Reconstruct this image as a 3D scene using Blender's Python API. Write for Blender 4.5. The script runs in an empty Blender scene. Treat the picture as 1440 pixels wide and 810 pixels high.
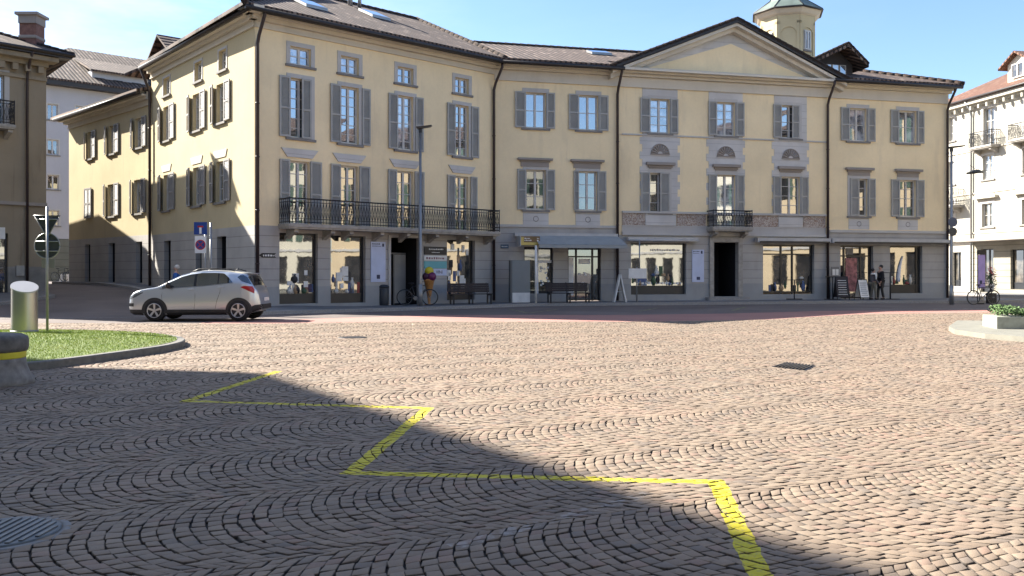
import bpy, bmesh, math, random
import numpy as np
from mathutils import Vector, Matrix
random.seed(7); rng=np.random.default_rng(7)
R=math.radians
sc=bpy.context.scene; COL=sc.collection
F=1240.0; HZ=383.0; CH=1.5      # focal length in photo pixels, horizon row, eye height
# ------------------------------------------------------------------ ground shape
def smooth(t): t=max(0,min(1,t)); return t*t*(3-2*t)
def gz(x,y):
    a=max(0,min(1,(y-31)/13)); b=smooth((-x-6.5)/3.5)
    return .86*(a*.6+.4*smooth(a))*b
def PX(px,D): return ((px-720)/F*D, D)
def GP(px,y,z=0): D=(CH-z)*F/(y-HZ); return ((px-720)/F*D, D)
# ------------------------------------------------------------------ properties
def tag(o,label=None,cat=None,group=None,kind=None):
    if label: o['label']=label
    if cat: o['category']=cat
    if group: o['group']=group
    if kind: o['kind']=kind
    return o
def empty(name,loc,label,cat,group=None,rz=0):
    o=bpy.data.objects.new(name,None); COL.objects.link(o); o.location=loc; o.rotation_euler=(0,0,rz)
    o.empty_display_size=.2
    return tag(o,label,cat,group)
def rootloc(p):
    while p.parent: p=p.parent
    return Vector(p.location)
# ------------------------------------------------------------------ mesh builder
class MB:
    def __init__(s): s.v=[]; s.f=[]; s.uv=[]; s.sm=[]
    def face(s,pts,uv=None,smooth=False):
        i=len(s.v); s.v+= [tuple(p) for p in pts]; s.f.append(list(range(i,i+len(pts))))
        s.uv.append(uv if uv else [(p[0]+p[1],p[2]) for p in pts]); s.sm.append(smooth)
    def box8(s,c,uv=None):
        for q in ((0,1,2,3),(7,6,5,4),(0,4,5,1),(1,5,6,2),(2,6,7,3),(3,7,4,0)):
            s.face([c[k] for k in q],[uv[k] for k in q] if uv else None)
    def box(s,x0,x1,y0,y1,z0,z1):
        s.box8([(x0,y0,z0),(x0,y1,z0),(x1,y1,z0),(x1,y0,z0),(x0,y0,z1),(x0,y1,z1),(x1,y1,z1),(x1,y0,z1)])
    def pbox(s,pl,s0,s1,o0,o1,z0,z1,uvo=(0,0)):
        c=[];u=[]
        for z in (z0,z1):
            for (a,b) in ((s0,o0),(s0,o1),(s1,o1),(s1,o0)):
                c.append(pl.pt(a,b,z)); u.append((a+b*1.01+uvo[0],z+uvo[1]+b*.01))
        s.box8([c[0],c[3],c[2],c[1],c[4],c[7],c[6],c[5]],[u[0],u[3],u[2],u[1],u[4],u[7],u[6],u[5]])
    def tube(s,pts,rad,n=8,cap=True,smooth=True):
        pts=[Vector(p) for p in pts]; rr=rad if isinstance(rad,(list,tuple)) else [rad]*len(pts)
        rings=[]; up=None
        for i,p in enumerate(pts):
            if i==0: d=pts[1]-p
            elif i==len(pts)-1: d=p-pts[i-1]
            else: d=(pts[i+1]-p).normalized()+(p-pts[i-1]).normalized()
            d.normalize()
            if up is None: up=Vector((0,0,1)) if abs(d.z)<.9 else Vector((1,0,0))
            a=d.cross(up)
            if a.length<1e-4: up=Vector((0,1,0)); a=d.cross(up)
            a.normalize(); b=a.cross(d).normalized(); up=b
            rings.append([p+(a*math.cos(t)+b*math.sin(t))*rr[i] for t in [2*math.pi*k/n for k in range(n)]])
        i0=len(s.v)
        for r_ in rings: s.v+=[tuple(q) for q in r_]
        for i in range(len(rings)-1):
            for k in range(n):
                s.f.append([i0+i*n+k,i0+i*n+(k+1)%n,i0+(i+1)*n+(k+1)%n,i0+(i+1)*n+k]); s.uv.append([(k,i),(k+1,i),(k+1,i+1),(k,i+1)]); s.sm.append(smooth)
        if cap:
            s.f.append([i0+k for k in range(n)][::-1]); s.uv.append([(0,0)]*n); s.sm.append(False)
            j=i0+(len(rings)-1)*n; s.f.append([j+k for k in range(n)]); s.uv.append([(0,0)]*n); s.sm.append(False)
    def lathe(s,c,prof,n=24,smooth=True,a0=0):
        # prof: list (r,z)
        i0=len(s.v)
        for (r_,z) in prof:
            for k in range(n):
                t=a0+2*math.pi*k/n; s.v.append((c[0]+r_*math.cos(t),c[1]+r_*math.sin(t),c[2]+z))
        for i in range(len(prof)-1):
            for k in range(n):
                s.f.append([i0+i*n+k,i0+i*n+(k+1)%n,i0+(i+1)*n+(k+1)%n,i0+(i+1)*n+k]); s.uv.append([(k/4,prof[i][1]),(k/4+.25,prof[i][1]),(k/4+.25,prof[i+1][1]),(k/4,prof[i+1][1])]); s.sm.append(smooth)
        j=i0+(len(prof)-1)*n; s.f.append([j+k for k in range(n)]); s.uv.append([(0,0)]*n); s.sm.append(False)
        s.f.append([i0+k for k in range(n)][::-1]); s.uv.append([(0,0)]*n); s.sm.append(False)
    def ball(s,c,r_,n=12,m=8,sq=(1,1,1)):
        i0=len(s.v)
        for i in range(m+1):
            th=math.pi*i/m
            for k in range(n):
                t=2*math.pi*k/n; rad=max(math.sin(th),.02)
                s.v.append((c[0]+r_*sq[0]*rad*math.cos(t),c[1]+r_*sq[1]*rad*math.sin(t),c[2]-r_*sq[2]*math.cos(th)))
        for i in range(m):
            for k in range(n):
                s.f.append([i0+i*n+k,i0+i*n+(k+1)%n,i0+(i+1)*n+(k+1)%n,i0+(i+1)*n+k]); s.uv.append([(0,0)]*4); s.sm.append(True)
        s.f.append([i0+k for k in range(n)][::-1]); s.uv.append([(0,0)]*n); s.sm.append(True)
        s.f.append([i0+m*n+k for k in range(n)]); s.uv.append([(0,0)]*n); s.sm.append(True)
    def prism(s,poly,z0,z1,zf=None):
        # poly: list of xy (ccw); vertical prism
        f=zf or (lambda x,y:0)
        n=len(poly)
        s.face([(x,y,z1+f(x,y)) for x,y in poly],[(x,y) for x,y in poly])
        s.face([(x,y,z0+f(x,y)) for x,y in poly][::-1])
        L=0
        for i in range(n):
            a=poly[i];b=poly[(i+1)%n]; l=math.hypot(b[0]-a[0],b[1]-a[1])
            s.face([(a[0],a[1],z0+f(*a)),(b[0],b[1],z0+f(*b)),(b[0],b[1],z1+f(*b)),(a[0],a[1],z1+f(*a))],[(L,z0),(L+l,z0),(L+l,z1),(L,z1)]); L+=l
    def build(s,name,mat,parent=None,local=False,merge=False,bevel=0):
        me=bpy.data.meshes.new(name)
        off=Vector((0,0,0))
        if parent is not None and not local: off=rootloc(parent)
        me.from_pydata([(v[0]-off.x,v[1]-off.y,v[2]-off.z) for v in s.v],[],s.f)
        uvl=me.uv_layers.new(name='UVMap')
        flat=[c for fu in s.uv for p in fu for c in (p[0],p[1])]
        uvl.data.foreach_set('uv',flat)
        me.polygons.foreach_set('use_smooth',s.sm)
        if merge:
            bm=bmesh.new(); bm.from_mesh(me); bmesh.ops.remove_doubles(bm,verts=bm.verts,dist=1e-4); bm.to_mesh(me); bm.free()
        me.materials.append(mat); me.update()
        o=bpy.data.objects.new(name,me); COL.objects.link(o)
        if parent is not None: o.parent=parent
        if bevel:
            m=o.modifiers.new('bevel','BEVEL'); m.width=bevel; m.segments=2; m.limit_method='ANGLE'
        return o
# ------------------------------------------------------------------ facade planes
class Plane:
    def __init__(s,px0,D0,Xv):
        s.Xv=Xv; s.px0=px0; s.D0=D0
        d=Vector(((Xv-720)/F,1,0))
        if Xv<px0: d=-d
        s.d=d.normalized(); s.n=Vector((s.d.y,-s.d.x,0)); s.o=Vector((*PX(px0,D0),0))
    def D(s,px): return s.D0*(s.Xv-s.px0)/(s.Xv-px)
    def s(s_,px):
        D=s_.D(px); p=Vector((*PX(px,D),0)); return (p-s_.o).dot(s_.d)
    def z(s,px,y): return CH+(HZ-y)/F*s.D(px)
    def pt(s,a,out,z): p=s.o+s.d*a+s.n*out; return (p.x,p.y,z)
C=Plane(695,41.0,5767)
L=Plane(695,41.0,2088)
S=Plane(358,L.D(358),-320)
W=Plane(213,S.D(213),-570)
RB=Plane(1335,64.0,500)
def lim(z): return z
# ------------------------------------------------------------------ materials
def nm(name):
    m=bpy.data.materials.new(name); m.use_nodes=True; nt=m.node_tree; b=nt.nodes['Principled BSDF']
    return m,nt,b
def N(nt,t,**kw):
    n=nt.nodes.new(t)
    for k,v in kw.items():
        if k=='op': n.operation=v
        elif k.startswith('i'): n.inputs[int(k[1:])].default_value=v
        else: setattr(n,k,v)
    return n
def pos(nt): return N(nt,'ShaderNodeNewGeometry').outputs['Position']
def mathn(nt,op,a,b=None,clamp=False):
    n=nt.nodes.new('ShaderNodeMath'); n.operation=op; n.use_clamp=clamp
    for i,x in enumerate((a,b)):
        if x is None: continue
        if isinstance(x,(int,float)): n.inputs[i].default_value=x
        else: nt.links.new(x,n.inputs[i])
    return n.outputs[0]
def mixc(nt,f,a,b,mode='MIX'):
    n=nt.nodes.new('ShaderNodeMix'); n.data_type='RGBA'; n.blend_type=mode
    for idx,x in ((0,f),(6,a),(7,b)):
        if isinstance(x,(int,float)): n.inputs[idx].default_value=x
        elif isinstance(x,(tuple,list)): n.inputs[idx].default_value=(*x[:3],1)
        else: nt.links.new(x,n.inputs[idx])
    return n.outputs[2]
def noise(nt,scale,detail=4,vec=None,rough=.55,stretch=None):
    n=nt.nodes.new('ShaderNodeTexNoise'); n.inputs['Scale'].default_value=scale; n.inputs['Detail'].default_value=detail; n.inputs['Roughness'].default_value=rough
    v=vec or pos(nt)
    if stretch:
        mp=nt.nodes.new('ShaderNodeVectorMath'); mp.operation='MULTIPLY'; mp.inputs[1].default_value=stretch; nt.links.new(v,mp.inputs[0]); v=mp.outputs[0]
    nt.links.new(v,n.inputs['Vector']); return n.outputs[0]
def ramp(nt,fac,a,b):
    n=nt.nodes.new('ShaderNodeMapRange'); n.inputs[1].default_value=a; n.inputs[2].default_value=b; nt.links.new(fac,n.inputs[0]); return n.outputs[0]
def bump(nt,b,h,strength=.3,dist=.02):
    n=nt.nodes.new('ShaderNodeBump'); n.inputs['Strength'].default_value=strength; n.inputs['Distance'].default_value=dist
    nt.links.new(h,n.inputs['Height']); nt.links.new(n.outputs[0],b.inputs['Normal'])
def plain(name,c,rough=.7,metal=0,var=.12,sc_=3,spec=None):
    m,nt,b=nm(name)
    f=ramp(nt,noise(nt,sc_),.3,.7)
    col=mixc(nt,f,tuple(x*(1-var) for x in c),tuple(min(1,x*(1+var)) for x in c))
    nt.links.new(col,b.inputs['Base Color']); b.inputs['Roughness'].default_value=rough; b.inputs['Metallic'].default_value=metal
    if spec is not None: b.inputs['Specular IOR Level'].default_value=spec
    return m
def plaster(name,c,stain=.25,var=.08,dirt=(.25,.22,.18)):
    m,nt,b=nm(name)
    f=ramp(nt,noise(nt,.5,5),.3,.7)
    col=mixc(nt,f,tuple(x*(1-var) for x in c),tuple(min(1,x*(1+var)) for x in c))
    f2=ramp(nt,noise(nt,9,3),.2,.8); col=mixc(nt,mathn(nt,'MULTIPLY',f2,.08),col,(.2,.17,.12))
    f3=ramp(nt,noise(nt,1.1,6,stretch=(1,1,.22),rough=.65),.56,.78)
    col=mixc(nt,mathn(nt,'MULTIPLY',f3,stain),col,dirt)
    f4=ramp(nt,noise(nt,4.5,4,stretch=(1,1,.05),rough=.6),.6,.8); col=mixc(nt,mathn(nt,'MULTIPLY',f4,stain*.7),col,dirt)
    nt.links.new(col,b.inputs['Base Color']); b.inputs['Roughness'].default_value=.9
    b.inputs['Specular IOR Level'].default_value=.2
    bump(nt,b,noise(nt,45,3),.25,.01)
    return m
def ashlar(name,c,course=.42,line=.03,dark=.5,stain=.2,vj=0):
    m,nt,b=nm(name)
    uv=N(nt,'ShaderNodeUVMap').outputs[0]; sp=N(nt,'ShaderNodeSeparateXYZ'); nt.links.new(uv,sp.inputs[0])
    v=mathn(nt,'DIVIDE',sp.outputs[1],course); fr=mathn(nt,'FRACT',mathn(nt,'ADD',v,.15))
    ln=mathn(nt,'LESS_THAN',fr,line/course)
    if vj:
        row=mathn(nt,'MODULO',mathn(nt,'FLOOR',mathn(nt,'ADD',v,.15)),2)
        u=mathn(nt,'FRACT',mathn(nt,'ADD',mathn(nt,'DIVIDE',sp.outputs[0],vj),mathn(nt,'MULTIPLY',row,.5)))
        ln=mathn(nt,'MAXIMUM',ln,mathn(nt,'LESS_THAN',u,line*.5/vj))
    f=ramp(nt,noise(nt,.8,5),.3,.7)
    col=mixc(nt,f,tuple(x*.88 for x in c),tuple(x*1.1 for x in c))
    f3=ramp(nt,noise(nt,1.6,6,stretch=(1,1,.3)),.52,.8); col=mixc(nt,mathn(nt,'MULTIPLY',f3,stain),col,tuple(x*.45 for x in c))
    col=mixc(nt,mathn(nt,'MULTIPLY',ln,dark),col,tuple(x*.25 for x in c))
    nt.links.new(col,b.inputs['Base Color']); b.inputs['Roughness'].default_value=.85; b.inputs['Specular IOR Level'].default_value=.25
    h=mathn(nt,'SUBTRACT',mathn(nt,'MULTIPLY',noise(nt,30,3),.3),ln); bump(nt,b,h,.5,.02)
    return m
def tiles(name,c1,c2,c3,per=.30,row=.40):
    m,nt,b=nm(name)
    uv=N(nt,'ShaderNodeUVMap').outputs[0]; sp=N(nt,'ShaderNodeSeparateXYZ'); nt.links.new(uv,sp.inputs[0])
    uu=mathn(nt,'DIVIDE',sp.outputs[0],per); u=mathn(nt,'FRACT',uu); rib=mathn(nt,'SINE',mathn(nt,'MULTIPLY',u,math.pi))
    vv=mathn(nt,'DIVIDE',sp.outputs[1],row); v=mathn(nt,'FRACT',vv)
    cb=N(nt,'ShaderNodeCombineXYZ'); nt.links.new(mathn(nt,'FLOOR',uu),cb.inputs[0]); nt.links.new(mathn(nt,'FLOOR',vv),cb.inputs[1])
    wn=N(nt,'ShaderNodeTexWhiteNoise'); nt.links.new(cb.outputs[0],wn.inputs['Vector'])
    col=mixc(nt,wn.outputs[0],c1,c2); col=mixc(nt,mathn(nt,'GREATER_THAN',wn.outputs[0],.86),col,c3)
    big=ramp(nt,noise(nt,.7,5),.35,.7); col=mixc(nt,mathn(nt,'MULTIPLY',big,.45),col,tuple(x*.45 for x in c1))
    gro=mathn(nt,'LESS_THAN',rib,.58); col=mixc(nt,mathn(nt,'MULTIPLY',gro,.95),col,tuple(x*.22 for x in c1))
    edge=mathn(nt,'LESS_THAN',v,.1); col=mixc(nt,mathn(nt,'MULTIPLY',edge,.6),col,tuple(x*.3 for x in c1))
    nt.links.new(col,b.inputs['Base Color']); b.inputs['Roughness'].default_value=.85
    h=mathn(nt,'ADD',rib,mathn(nt,'MULTIPLY',v,-.35)); bump(nt,b,h,1.0,.06)
    return m
def glass(name,dark=(.03,.035,.04),refl=.3,rough=.03,wob=.0,c2=None):
    m=bpy.data.materials.new(name); m.use_nodes=True; nt=m.node_tree; nt.nodes.clear()
    out=N(nt,'ShaderNodeOutputMaterial'); d=N(nt,'ShaderNodeBsdfDiffuse'); g=N(nt,'ShaderNodeBsdfGlossy'); mx=N(nt,'ShaderNodeMixShader')
    g.inputs['Roughness'].default_value=rough; g.inputs['Color'].default_value=(.92,.96,1,1)
    f=ramp(nt,noise(nt,2.2,5),.42,.62); col=mixc(nt,f,dark,c2 or tuple(x*2.2 for x in dark)); nt.links.new(col,d.inputs['Color'])
    fr=N(nt,'ShaderNodeFresnel'); fr.inputs[0].default_value=1.5
    fac=mathn(nt,'ADD',mathn(nt,'MULTIPLY',fr.outputs[0],1.0),refl,clamp=True); nt.links.new(fac,mx.inputs[0])
    nt.links.new(d.outputs[0],mx.inputs[1]); nt.links.new(g.outputs[0],mx.inputs[2]); nt.links.new(mx.outputs[0],out.inputs[0])
    bp=N(nt,'ShaderNodeBump'); bp.inputs['Strength'].default_value=.025; bp.inputs['Distance'].default_value=.03; nt.links.new(noise(nt,1.7,2),bp.inputs['Height']); nt.links.new(bp.outputs[0],g.inputs['Normal'])
    return m
M={}
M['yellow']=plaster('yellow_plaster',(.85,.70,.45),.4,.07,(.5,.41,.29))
M['yellow_side']=plaster('sunlit_yellow_plaster',(.53,.45,.285),.3,.08)  # copy of the house yellow, toned down in colour for the sunlit walls
M['cream']=plaster('cream_stucco',(.62,.57,.48),.2,.06)
M['lilac']=ashlar('lilac_grey_stucco',(.54,.525,.505),.36,.02,.35,.2)
M['trim']=plaster('grey_stone_trim',(.48,.465,.445),.2,.08)
M['trimdark']=plaster('brown_grey_trim',(.3,.27,.245),.3,.1)
M['plinth']=ashlar('grey_rusticated_plinth',(.40,.385,.365),.42,.025,.5,.3)
M['base']=ashlar('blue_grey_base',(.32,.325,.325),1.6,.0,.0,.3,1.9)
M['shutter']=plain('grey_shutter_paint',(.34,.335,.315),.55,0,.1,2)
M['shutter_side']=plain('sunlit_shutter_paint',(.3,.29,.28),.6,0,.15,2)  # copy of the shutter grey, toned apart for the sunlit street side
M['wframe']=plain('white_window_frame',(.5,.49,.47),.5)
M['darkframe']=plain('dark_shop_frame',(.018,.02,.024),.4)
M['sill']=plain('grey_stone_sill',(.2,.19,.18),.8)
M['gutter']=plain('dark_brown_gutter',(.022,.018,.018),.5)
M['pipe']=plain('brown_downpipe',(.035,.022,.022),.45)
M['tile']=tiles('brown_roof_tiles',(.09,.058,.045),(.165,.11,.085),(.26,.19,.15))
M['tile_red']=tiles('red_roof_tiles',(.2,.1,.068),(.27,.14,.095),(.33,.2,.14),.22,.3)
M['glass_sky']=glass('upper_window_glass',(.05,.055,.06),.34,.02)
M['glass_cur']=glass('curtained_window_glass',(.10,.11,.13),.28,.03,c2=(.42,.45,.5))
M['glass_shop']=glass('shop_window_glass',(.02,.02,.018),.2,.02,c2=(.13,.11,.085))
M['iron']=plain('black_iron',(.022,.022,.026),.5,.3)
M['stone']=plain('pale_stone',(.33,.31,.28),.8,0,.2,5)
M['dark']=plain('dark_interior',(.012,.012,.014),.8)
M['white']=plain('white_panel',(.72,.73,.76),.5,0,.05)
M['bluewhite']=plain('pale_blue_poster',(.50,.56,.74),.5,0,.06)
M['black']=plain('black_paint',(.012,.012,.014),.5)
M['navy']=plain('navy_print',(.02,.03,.09),.5)
M['steel']=plain('grey_steel',(.26,.27,.28),.42,.6,.08)
M['awning']=plain('grey_awning_cloth',(.3,.32,.325),.8,0,.08)
M['awnbar']=plain('pale_awning_bar',(.42,.42,.42),.5)
M['bin']=plain('dark_blue_grey_bin',(.03,.036,.045),.5)
M['wood_dark']=plain('dark_purple_brown_slats',(.016,.011,.016),.6,0,.2,8)
M['granite']=plain('grey_granite_kerb',(.27,.265,.26),.8,0,.2,20)
M['pave']=plain('grey_pavement',(.15,.15,.155),.9,0,.15,1.2)
M['copper']=plain('patinated_copper_roof',(.12,.155,.135),.6,0,.3,1.5)
M['darkwood']=plain('dark_dormer_wood',(.03,.025,.028),.7)
M['whitewall']=plaster('white_render_wall',(.42,.42,.45),.15,.05)
M['creamwhite']=plaster('sunlit_cream_render',(.43,.41,.355),.15,.05)
M['oldwall']=plaster('aged_beige_plaster',(.30,.25,.18),.75,.12,(.12,.09,.06))
M['oldbase']=plain('worn_grey_base',(.24,.23,.21),.85,0,.2,2)
M['brick']=plain('chimney_brick',(.18,.09,.07),.85,0,.25,6)
M['paper']=plain('paper_white',(.7,.7,.68),.6)
# ------------------------------------------------------------------ facade pieces
def wall(pl,s0,s1,z0,z1,holes,reveal=.22,uo=0):
    mb=MB(); hs=[]
    for (a,b,c,d) in holes:
        a2,b2,c2,d2=max(a,s0),min(b,s1),max(c,z0),min(d,z1)
        if b2-a2>.02 and d2-c2>.02: hs.append((a2,b2,c2,d2,a,b,c,d))
    xs=sorted({s0,s1,*[h[0] for h in hs],*[h[1] for h in hs]}); zs=sorted({z0,z1,*[h[2] for h in hs],*[h[3] for h in hs]})
    for i in range(len(xs)-1):
        run=None
        for j in range(len(zs)-1):
            cx=(xs[i]+xs[i+1])/2; cz=(zs[j]+zs[j+1])/2
            if any(h[0]<cx<h[1] and h[2]<cz<h[3] for h in hs): continue
            a,b,c,d=xs[i],xs[i+1],zs[j],zs[j+1]
            mb.face([pl.pt(a,0,c),pl.pt(b,0,c),pl.pt(b,0,d),pl.pt(a,0,d)],[(a+uo,c),(b+uo,c),(b+uo,d),(a+uo,d)])
    for (a,b,c,d,A,B,Cc,Dd) in hs:
        q=-reveal
        if A>=s0: mb.face([pl.pt(a,0,c),pl.pt(a,0,d),pl.pt(a,q,d),pl.pt(a,q,c)],[(0,c),(0,d),(-q,d),(-q,c)])
        if B<=s1: mb.face([pl.pt(b,q,c),pl.pt(b,q,d),pl.pt(b,0,d),pl.pt(b,0,c)],[(0,c),(0,d),(-q,d),(-q,c)])
        if Dd<=z1: mb.face([pl.pt(a,0,d),pl.pt(b,0,d),pl.pt(b,q,d),pl.pt(a,q,d)],[(a,d),(b,d),(b,d),(a,d)])
        if Cc>=z0: mb.face([pl.pt(a,q,c),pl.pt(b,q,c),pl.pt(b,0,c),pl.pt(a,0,c)],[(a,c),(b,c),(b,c),(a,c)])
    return mb
def shutter(parent,pl,a,b,z0,z1,mat,out=.035,rails=(0.48,),skew=0):
    mb=MB(); w=b-a
    t=.05; fr=min(.07,w*.2)
    def o(s_): return out+(s_-a)/w*skew
    def bx(sa,sb,za,zb,da,db):
        c=[]
        for z in (za,zb):
            for (s_,dd) in ((sa,da),(sb,da),(sb,db),(sa,db)):
                c.append(pl.pt(s_,o(s_)+dd,z))
        mb.box8([c[0],c[1],c[2],c[3],c[4],c[5],c[6],c[7]][:8])
    bx(a,a+fr,z0,z1,0,t); bx(b-fr,b,z0,z1,0,t)
    zz=[z0,*[z0+(z1-z0)*r for r in rails],z1]
    for i,z in enumerate(zz):
        if i==0: bx(a+fr,b-fr,z,z+fr,0,t)
        elif i==len(zz)-1: bx(a+fr,b-fr,z-fr,z,0,t)
        else: bx(a+fr,b-fr,z-fr/2,z+fr/2,0,t)
    z=z0+fr
    while z<z1-fr:
        # tilted slat
        A=[pl.pt(a+fr,o(a)+.006,z+.05),pl.pt(b-fr,o(b)+.006,z+.05),pl.pt(b-fr,o(b)+.04,z),pl.pt(a+fr,o(a)+.04,z)]
        mb.face(A[::-1]); z+=.055
    mb.face([pl.pt(a+fr,o(a)+.004,z0),pl.pt(b-fr,o(b)+.004,z0),pl.pt(b-fr,o(b)+.004,z1),pl.pt(a+fr,o(a)+.004,z1)])
    return mb.build('shutter',mat,parent)
def window(parent,pl,a,b,z0,z1,shut=(),mats=None,glassm='glass_sky',munt=3,surround=.16,cap=None,panel=None,sill=True,frame=.07,depth=.2,smat='shutter',double=True,surtop=None,skews=None):
    mb=MB(); o0,o1=-depth+.005,-depth+.06
    f=frame
    mb.pbox(pl,a,a+f,o0,o1,z0,z1); mb.pbox(pl,b-f,b,o0,o1,z0,z1); mb.pbox(pl,a+f,b-f,o0,o1,z0,z0+f); mb.pbox(pl,a+f,b-f,o0,o1,z1-f,z1)
    m=(a+b)/2
    if double: mb.pbox(pl,m-.05,m+.05,o0,o1+.004,z0+f,z1-f)
    for k in range(1,munt):
        z=z0+(z1-z0)*k/munt
        if double:
            mb.pbox(pl,a+f,m-.05,o0,o1-.015,z-.015,z+.015); mb.pbox(pl,m+.05,b-f,o0,o1-.015,z-.015,z+.015)
        else: mb.pbox(pl,a+f,b-f,o0,o1-.015,z-.015,z+.015)
    w=mb.build('window',M['wframe'],parent)
    g=MB(); g.face([pl.pt(a,o0+.012,z0),pl.pt(b,o0+.012,z0),pl.pt(b,o0+.012,z1),pl.pt(a,o0+.012,z1)]); g.build('pane',M[glassm],w)
    if surround:
        q=surround; c=MB(); t=.025; st=surtop if surtop is not None else q
        c.pbox(pl,a-q,a-.002,.001,t,z0-.02,z1+st); c.pbox(pl,b+.002,b+q,.001,t,z0-.02,z1+st); c.pbox(pl,a-.002,b+.002,.001,t,z1+.002,z1+st)
        c.build('casing',M['trim'],w)
    if sill:
        c=MB(); q=(surround or .1)+.04; c.pbox(pl,a-q,b+q,.0015,.09,z0-.11,z0-.022); c.build('sill',M['sill'],w)
    if cap:
        ca,cb,cz0,cz1=cap; c=MB(); h=cz1-cz0
        c.pbox(pl,ca+.1,cb-.1,.001,.08,cz0-.001,cz0+h*.45); c.pbox(pl,ca,cb,.001,.2,cz0+h*.45,cz1)
        c.pbox(pl,ca+.16,cb-.16,.0012,.05,z1+(surtop if surtop is not None else surround)+.002,cz0-.001)
        c.build('cornice',M['trimdark'],w)
    if panel:
        pa,pb,pz0,pz1=panel; c=MB(); c.pbox(pl,pa,pb,.001,.02,pz0,pz1); c.build('panel',M['lilac'],w)
        e=MB(); mm=(pa+pb)/2; zc=(pz0+pz1)/2
        for k in range(10):
            t0=2*math.pi*k/10; t1=2*math.pi*(k+1)/10
            for (r0,r1) in ((.11,.14),):
                e.face([pl.pt(mm+r0*math.cos(t0),.03,zc+r0*math.sin(t0)),pl.pt(mm+r1*math.cos(t0),.026,zc+r1*math.sin(t0)),pl.pt(mm+r1*math.cos(t1),.026,zc+r1*math.sin(t1)),pl.pt(mm+r0*math.cos(t1),.03,zc+r0*math.sin(t1))])
        e.build('emblem',M['sill'],w)
    for i,(sa,sb) in enumerate(shut):
        shutter(w,pl,sa,sb,z0-.01,z1+.02,M[smat],skew=(skews[i] if skews else 0))
    return w
def text_mesh(body,size,mat,parent,pl,s_,out,z,name='lettering',align='CENTER',sx=1):
    cu=bpy.data.curves.new('t','FONT'); cu.body=body; cu.size=size; cu.align_x=align; cu.align_y='CENTER'; cu.extrude=.002; cu.fill_mode='BOTH'
    ob=bpy.data.objects.new('t',cu); COL.objects.link(ob); bpy.context.view_layer.update()
    dg=bpy.context.evaluated_depsgraph_get(); me=bpy.data.meshes.new_from_object(ob.evaluated_get(dg)); me.name=name
    bpy.data.objects.remove(ob)
    off=rootloc(parent) if parent is not None else Vector((0,0,0))
    for v in me.vertices:
        p=Vector(pl.pt(s_+v.co.x*sx,out+v.co.z,z+v.co.y))-off; v.co=p
    me.materials.clear(); me.materials.append(mat)
    o=bpy.data.objects.new(name,me); COL.objects.link(o)
    if parent is not None: o.parent=parent
    return o
def strokes(pl,out,rows,mat,parent,name='lettering'):
    # rows: (s0,s1,z,h) rows of small print too small to read
    mb=MB()
    for (a,b,z,h) in rows:
        x=a
        while x<b-.01:
            w=random.uniform(.5,1.3)*h; w=min(w,b-x)
            mb.pbox(pl,x,x+w,out,out+.004,z-h/2,z+h/2*random.uniform(.4,1)); x+=w+h*.45
    return mb.build(name,mat,parent)
DISP=None
def display(parent,pl,a,b,z0,z1,n,out=-.232):
    global DISP
    if DISP is None: DISP=[plain('display_'+k,c,.6,0,.3,9) for k,c in (('white',(.55,.54,.5)),('dark',(.02,.02,.025)),('red',(.3,.06,.05)),('green',(.05,.1,.05)),('tan',(.35,.24,.14)),('blue',(.08,.12,.25)))]
    for k in range(n):
        x=random.uniform(a,b-.15); h=random.uniform(.12,.55); z=z0 if random.random()<.6 else random.uniform(z0,z1-h); w=random.uniform(.08,.3); mb=MB()
        if random.random()<.5:
            c=pl.pt(x,out,0); mb.lathe((c[0],c[1],z),[(w*.25,0),(w*.5,h*.3),(w*.45,h*.6),(w*.2,h*.8),(w*.28,h)],10)
        else: mb.pbox(pl,x,x+w,out,out+.012,z,z+h)
        mb.build('display_item',random.choice(DISP),parent)
def wshade(pl,pts,o0,o1):
    # polygon in facade coords extruded outward
    mb=MB(); fr=[pl.pt(a,o1,z) for a,z in pts]; bk=[pl.pt(a,o0,z) for a,z in pts]
    mb.face(fr,[(a,z) for a,z in pts]); n=len(pts)
    for i in range(n): j=(i+1)%n; mb.face([bk[i],bk[j],fr[j],fr[i]])
    return mb
def roofquad(mb,pl,pts,thick=.14):
    # pts (s,out,z) eave-left, eave-right, ridge-right, ridge-left ; uv = s, slope distance
    P=[pl.pt(a,o,z) for a,o,z in pts]
    o0=pts[0][1]; z0=pts[0][2]
    uv=[(a,math.hypot(o-o0,z-z0)) for a,o,z in pts]
    mb.face(P,uv); mb.face([(p[0],p[1],p[2]-thick) for p in P][::-1],uv[::-1])
    n=len(P)
    for i in range(n):
        j=(i+1)%n; mb.face([(P[i][0],P[i][1],P[i][2]-thick),(P[j][0],P[j][1],P[j][2]-thick),P[j],P[i]])
def ridge_tiles(parent,p0,p1,r_=.13,step=.42):
    mb=MB(); p0=Vector(p0); p1=Vector(p1); n=max(1,int((p1-p0).length/step))
    for i in range(n):
        a=p0.lerp(p1,i/n); b=p0.lerp(p1,(i+1.08)/n); mb.tube([a,b],[r_,r_*.8],8)
    return mb.build('ridge_tiles',M['tile'],parent)
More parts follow.
